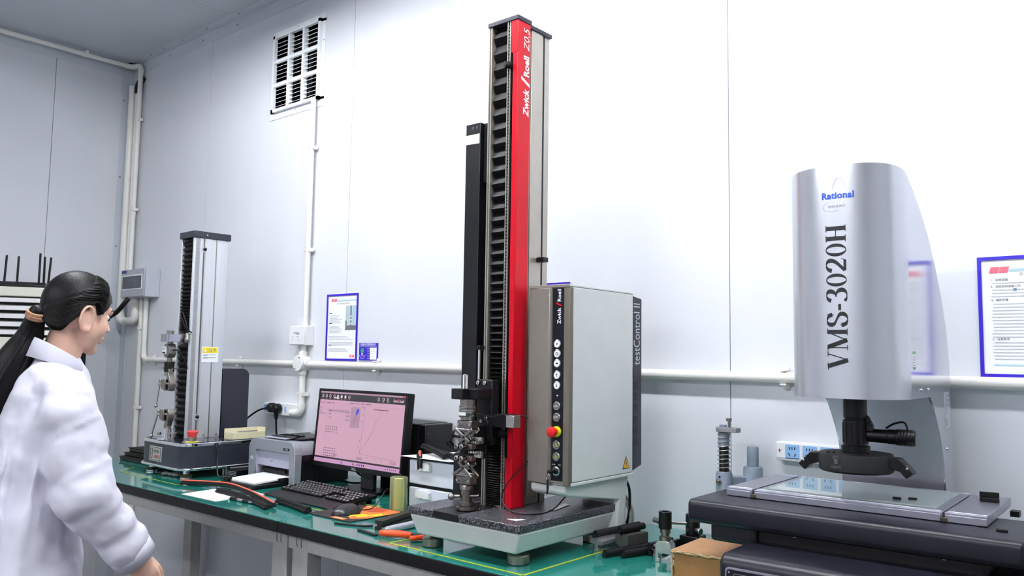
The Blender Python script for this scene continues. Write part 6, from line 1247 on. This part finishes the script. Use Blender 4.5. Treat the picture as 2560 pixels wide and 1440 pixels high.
# hair cap: every vertex below the hairline is lifted to it and tucked into the head
g = G().ball((0, 0, 0), 1, n=72, m=48); out = []
def hl(y):   # hairline height (head space) along the side of the head, front to nape
    P = [(-.12, -.088), (-.06, -.094), (-.036, -.084), (-.030, -.030), (-.016, .014), (.012, .016), (.022, -.010), (.036, -.010), (.054, .010), (.07, .036), (.12, .052)]
    for a, b in zip(P[:-1], P[1:]):
        if a[0] <= y <= b[0]: return a[1]+(b[1]-a[1])*(y-a[0])/(b[0]-a[0])
    return P[0][1] if y < P[0][0] else P[-1][1]
for v in g.v:
    q = Vector((v.x*.0775, v.y*.0945-.006, v.z*.096+.012))
    if q.y < 0: q.x *= 1-.10*min(1, -q.y/.1)
    h = hl(q.y)
    if q.z < h:
        d = min(1, (h-q.z)/.03); q.z = h+(q.z-h)*.15; q.x *= 1-.30*d; q.y = q.y*(1-.25*d)
    out.append(Hd(*q))
g.v = out; hc_ = g.obj('hair', M_hair, PE, smooth=180)
ss_ = hc_.modifiers.new('subdiv', 'SUBSURF'); ss_.levels = ss_.render_levels = 1
# combed-back locks over the cap
lk = random.Random(11); g = G()
for s in (-1, 1):
    for i in range(44):
        a = radians(14+i*3.6); st = Vector((s*.079*sin(a)*.98, .052+.025*cos(a), .012+.099*cos(a))); 
        st = Vector((s*.0740*sin(min(a, 1.6)), .048-.02*i/44, .012+.084*cos(a*.95)))
        p1 = Vector((s*.0785*sin(min(a, 1.65)), .006, .010+.092*cos(a*.92))); p2 = Vector((s*.066*sin(min(a, 1.7)), -.062, -.012+.062*cos(a*.9))); p3 = Vector((s*.010, -.098, -.038+.01*cos(a)))
        for q in (st, p1, p2):
            if q.z < hl(q.y)+.004: q.z = hl(q.y)+.004
        g.tube([Hd(*p) for p in spline([st, p1, p2, p3], 7)], [.001]+[.0022+lk.uniform(-.0006, .0006)]*19+[.002, .002], 6)
g.obj('combed_locks', M_hair, hc_, smooth=180)
tie = Hd(0, -.103, -.038)
PT = G()
pts = [tie, L(0, .052, 1.335), L(0, .026, 1.28), L(0, -.008, 1.20), L(-.004, -.026, 1.12), L(-.006, -.042, 1.04), L(-.006, -.052, .97)]
limb(PT, pts, [.019, .031, .041, .045, .043, .034, .010], 18)
for i in range(26):
    a = lk.uniform(0, 2*pi); rr2 = lk.uniform(.6, 1.0); P = []
    for p, r_ in zip(pts, [.015, .029, .040, .045, .043, .034, .016]): P.append(p+Vector((cos(a)*r_*rr2, sin(a)*r_*rr2, lk.uniform(-.004, .004))))
    limb(PT, P, [.003, .006, .007, .0065, .006, .004, .0015], 6, 5)
PT.obj('ponytail', M_hair, PE, smooth=180)
M_tie = mat('tan hair tie', (168, 128, 100), .8, var=.3, scale=150, bump=.6, bscale=300)
u_ = (pts[1]-pts[0]).normalized(); a_, b_ = basis(u_)
g = G()
for k in range(3): g.tube([tie+u_*(.002+k*.006)+(a_*cos(t*pi/12)+b_*sin(t*pi/12))*(.0190+.001*(k == 1)) for t in range(24)], .0048, 8, closed=True)
g.obj('hair_tie', M_tie, PE)
# lab coat
Cg = G()
def ell(c, rx, ry, n=28): return [c+Vector((rx*cos(2*pi*i/n), ry*sin(2*pi*i/n), 0)) for i in range(n)]
Cg.loft([ell(L(0, .112, 1.285), .064, .054), ell(L(0, .112, 1.262), .085, .066), ell(L(0, .108, 1.235), .135, .082), ell(L(0, .106, 1.19), .172, .100), ell(L(0, .100, 1.12), .176, .115), ell(L(0, .085, 1.02), .168, .122), ell(L(0, .06, .92), .168, .128), ell(L(0, .05, .80), .190, .145), ell(L(0, .045, .65), .212, .165), ell(L(0, .045, .48), .228, .182)])
for s in (-1, 1):
    limb(Cg, [L(s*.055, .085, 1.232), L(s*.125, .110, 1.205)], [.046, .062])
    sh, el, wr = L(s*.160, .122, 1.180), L(s*.205, .155, .965), L(s*.178, .272+(0 if s > 0 else -.22), .812)
    up_ = [.062, .068, .066, .068, .066, .069, .065, .069]; P = [sh+(el-sh)*(i/7)+Vector((s*.004*sin(i*2.1), -.006*sin(i*1.7), 0)) for i in range(8)]
    limb(Cg, P, up_, 18, 4)
    fo = [.071, .063, .069, .058, .063, .053, .056, .0505]; P = [el+(wr-el)*(i/7)+Vector((s*.003*sin(i*2.4), 0, .004*sin(i*2.0))) for i in range(8)]
    limb(Cg, P, fo, 18, 4)
    # creases at elbow and cuff
    for q in ((.10, .062, .010), (.28, .058, .011), (.52, .051, .010), (.74, .047, .008)):
        c = el+(wr-el)*q[0]; d = (wr-el).normalized(); a_, b_ = basis(d+Vector((0, .25*(1 if q[0] < .4 else -1), .2)))
        Cg.tube([c+(a_*cos(t*pi/9)+b_*sin(t*pi/9))*q[1] for t in range(-5, 9)], [.004]+[q[2]]*12+[.004], 8)
    for q in ((.80, .060, .011), (.62, .062, .008), (.30, .064, .007)):
        c = sh+(el-sh)*q[0]; d = (el-sh).normalized(); a_, b_ = basis(d+Vector((0, .35, .0)))
        Cg.tube([c+(a_*cos(t*pi/9)+b_*sin(t*pi/9))*q[1] for t in range(0, 12)], [.004]+[q[2]]*10+[.004], 8)
# folds on the back and side
for x0, y0, z0, x1, y1, z1, r_ in ((.10, -.020, 1.14, .06, -.055, .74, .012), (.155, .0, 1.08, .17, -.03, .76, .012), (.03, -.03, 1.16, .0, -.06, .8, .010), (-.08, -.02, 1.14, -.09, -.06, .76, .012), (.172, .06, 1.04, .185, .03, .72, .012)):
    limb(Cg, [L(x0, y0, z0), L((x0+x1)/2, (y0+y1)/2-.004, (z0+z1)/2), L(x1, y1, z1)], [.004, r_, r_*1.3], 8)
coat = remesh(Cg.obj('lab_coat', M_coat, PE, smooth=180), .0065, 4, ((.10, .020), (.04, .007)))
# turned-down collar
g = G(); ringA, ringB, ringC = [], [], []
for i in range(33):
    a = radians(115+ (65+360-115-0)*i/32); f = (1+sin(a))/2       # opening at the front (+y)
    ringA.append(L(.066*cos(a), .112+.056*sin(a), 1.300-.045*f)); ringB.append(L(.070*cos(a), .113+.059*sin(a), 1.335-.066*f)); ringC.append(L(.090*cos(a), .112+.076*sin(a), 1.288-.050*f-(.018 if i in (0, 32) else 0)))
n = 33; g.add(ringA+ringB+ringC, [(i, i+1, n+i+1, n+i) for i in range(n-1)]+[(n+i, n+i+1, 2*n+i+1, 2*n+i) for i in range(n-1)])
cl_ = g.obj('collar', M_coat, coat, smooth=60); so_ = cl_.modifiers.new('thick', 'SOLIDIFY'); so_.thickness = .003; so_.offset = 0
for s in (-1, 1):
    wq = L(s*.178, .272+(0 if s > 0 else -.22), .812); d = (wq-L(s*.205, .155, .965)).normalized(); c = wq+d*.030; a_, b_ = basis(d)
    Pq = [c+(a_*cos(t*pi/16)+b_*sin(t*pi/16))*.050 for t in range(32)]; Pr = [c-d*.05+(a_*cos(t*pi/16)+b_*sin(t*pi/16))*.054 for t in range(32)]
    q = G().add(Pq+Pr, [(i, (i+1) % 32, 32+(i+1) % 32, 32+i) for i in range(32)]).obj('cuff', M_coat, coat, smooth=60); so_ = q.modifiers.new('thick', 'SOLIDIFY'); so_.thickness = .004; so_.offset = 0
    G().tube(spline([L(s*.080, .055, .70), L(s*.088, .06, .46), L(s*.085, .035, .06)], 6), [.098, .095, .09, .085, .08, .078, .075, .072, .07, .068, .066, .064, .062], 16).obj('trouser_leg', M_trs, PE)
    sh_ = G().ball(L(s*.085, .080, .040), .045, .118, .0385, 18, 10); sh_.obj('shoe', M_blk, PE)
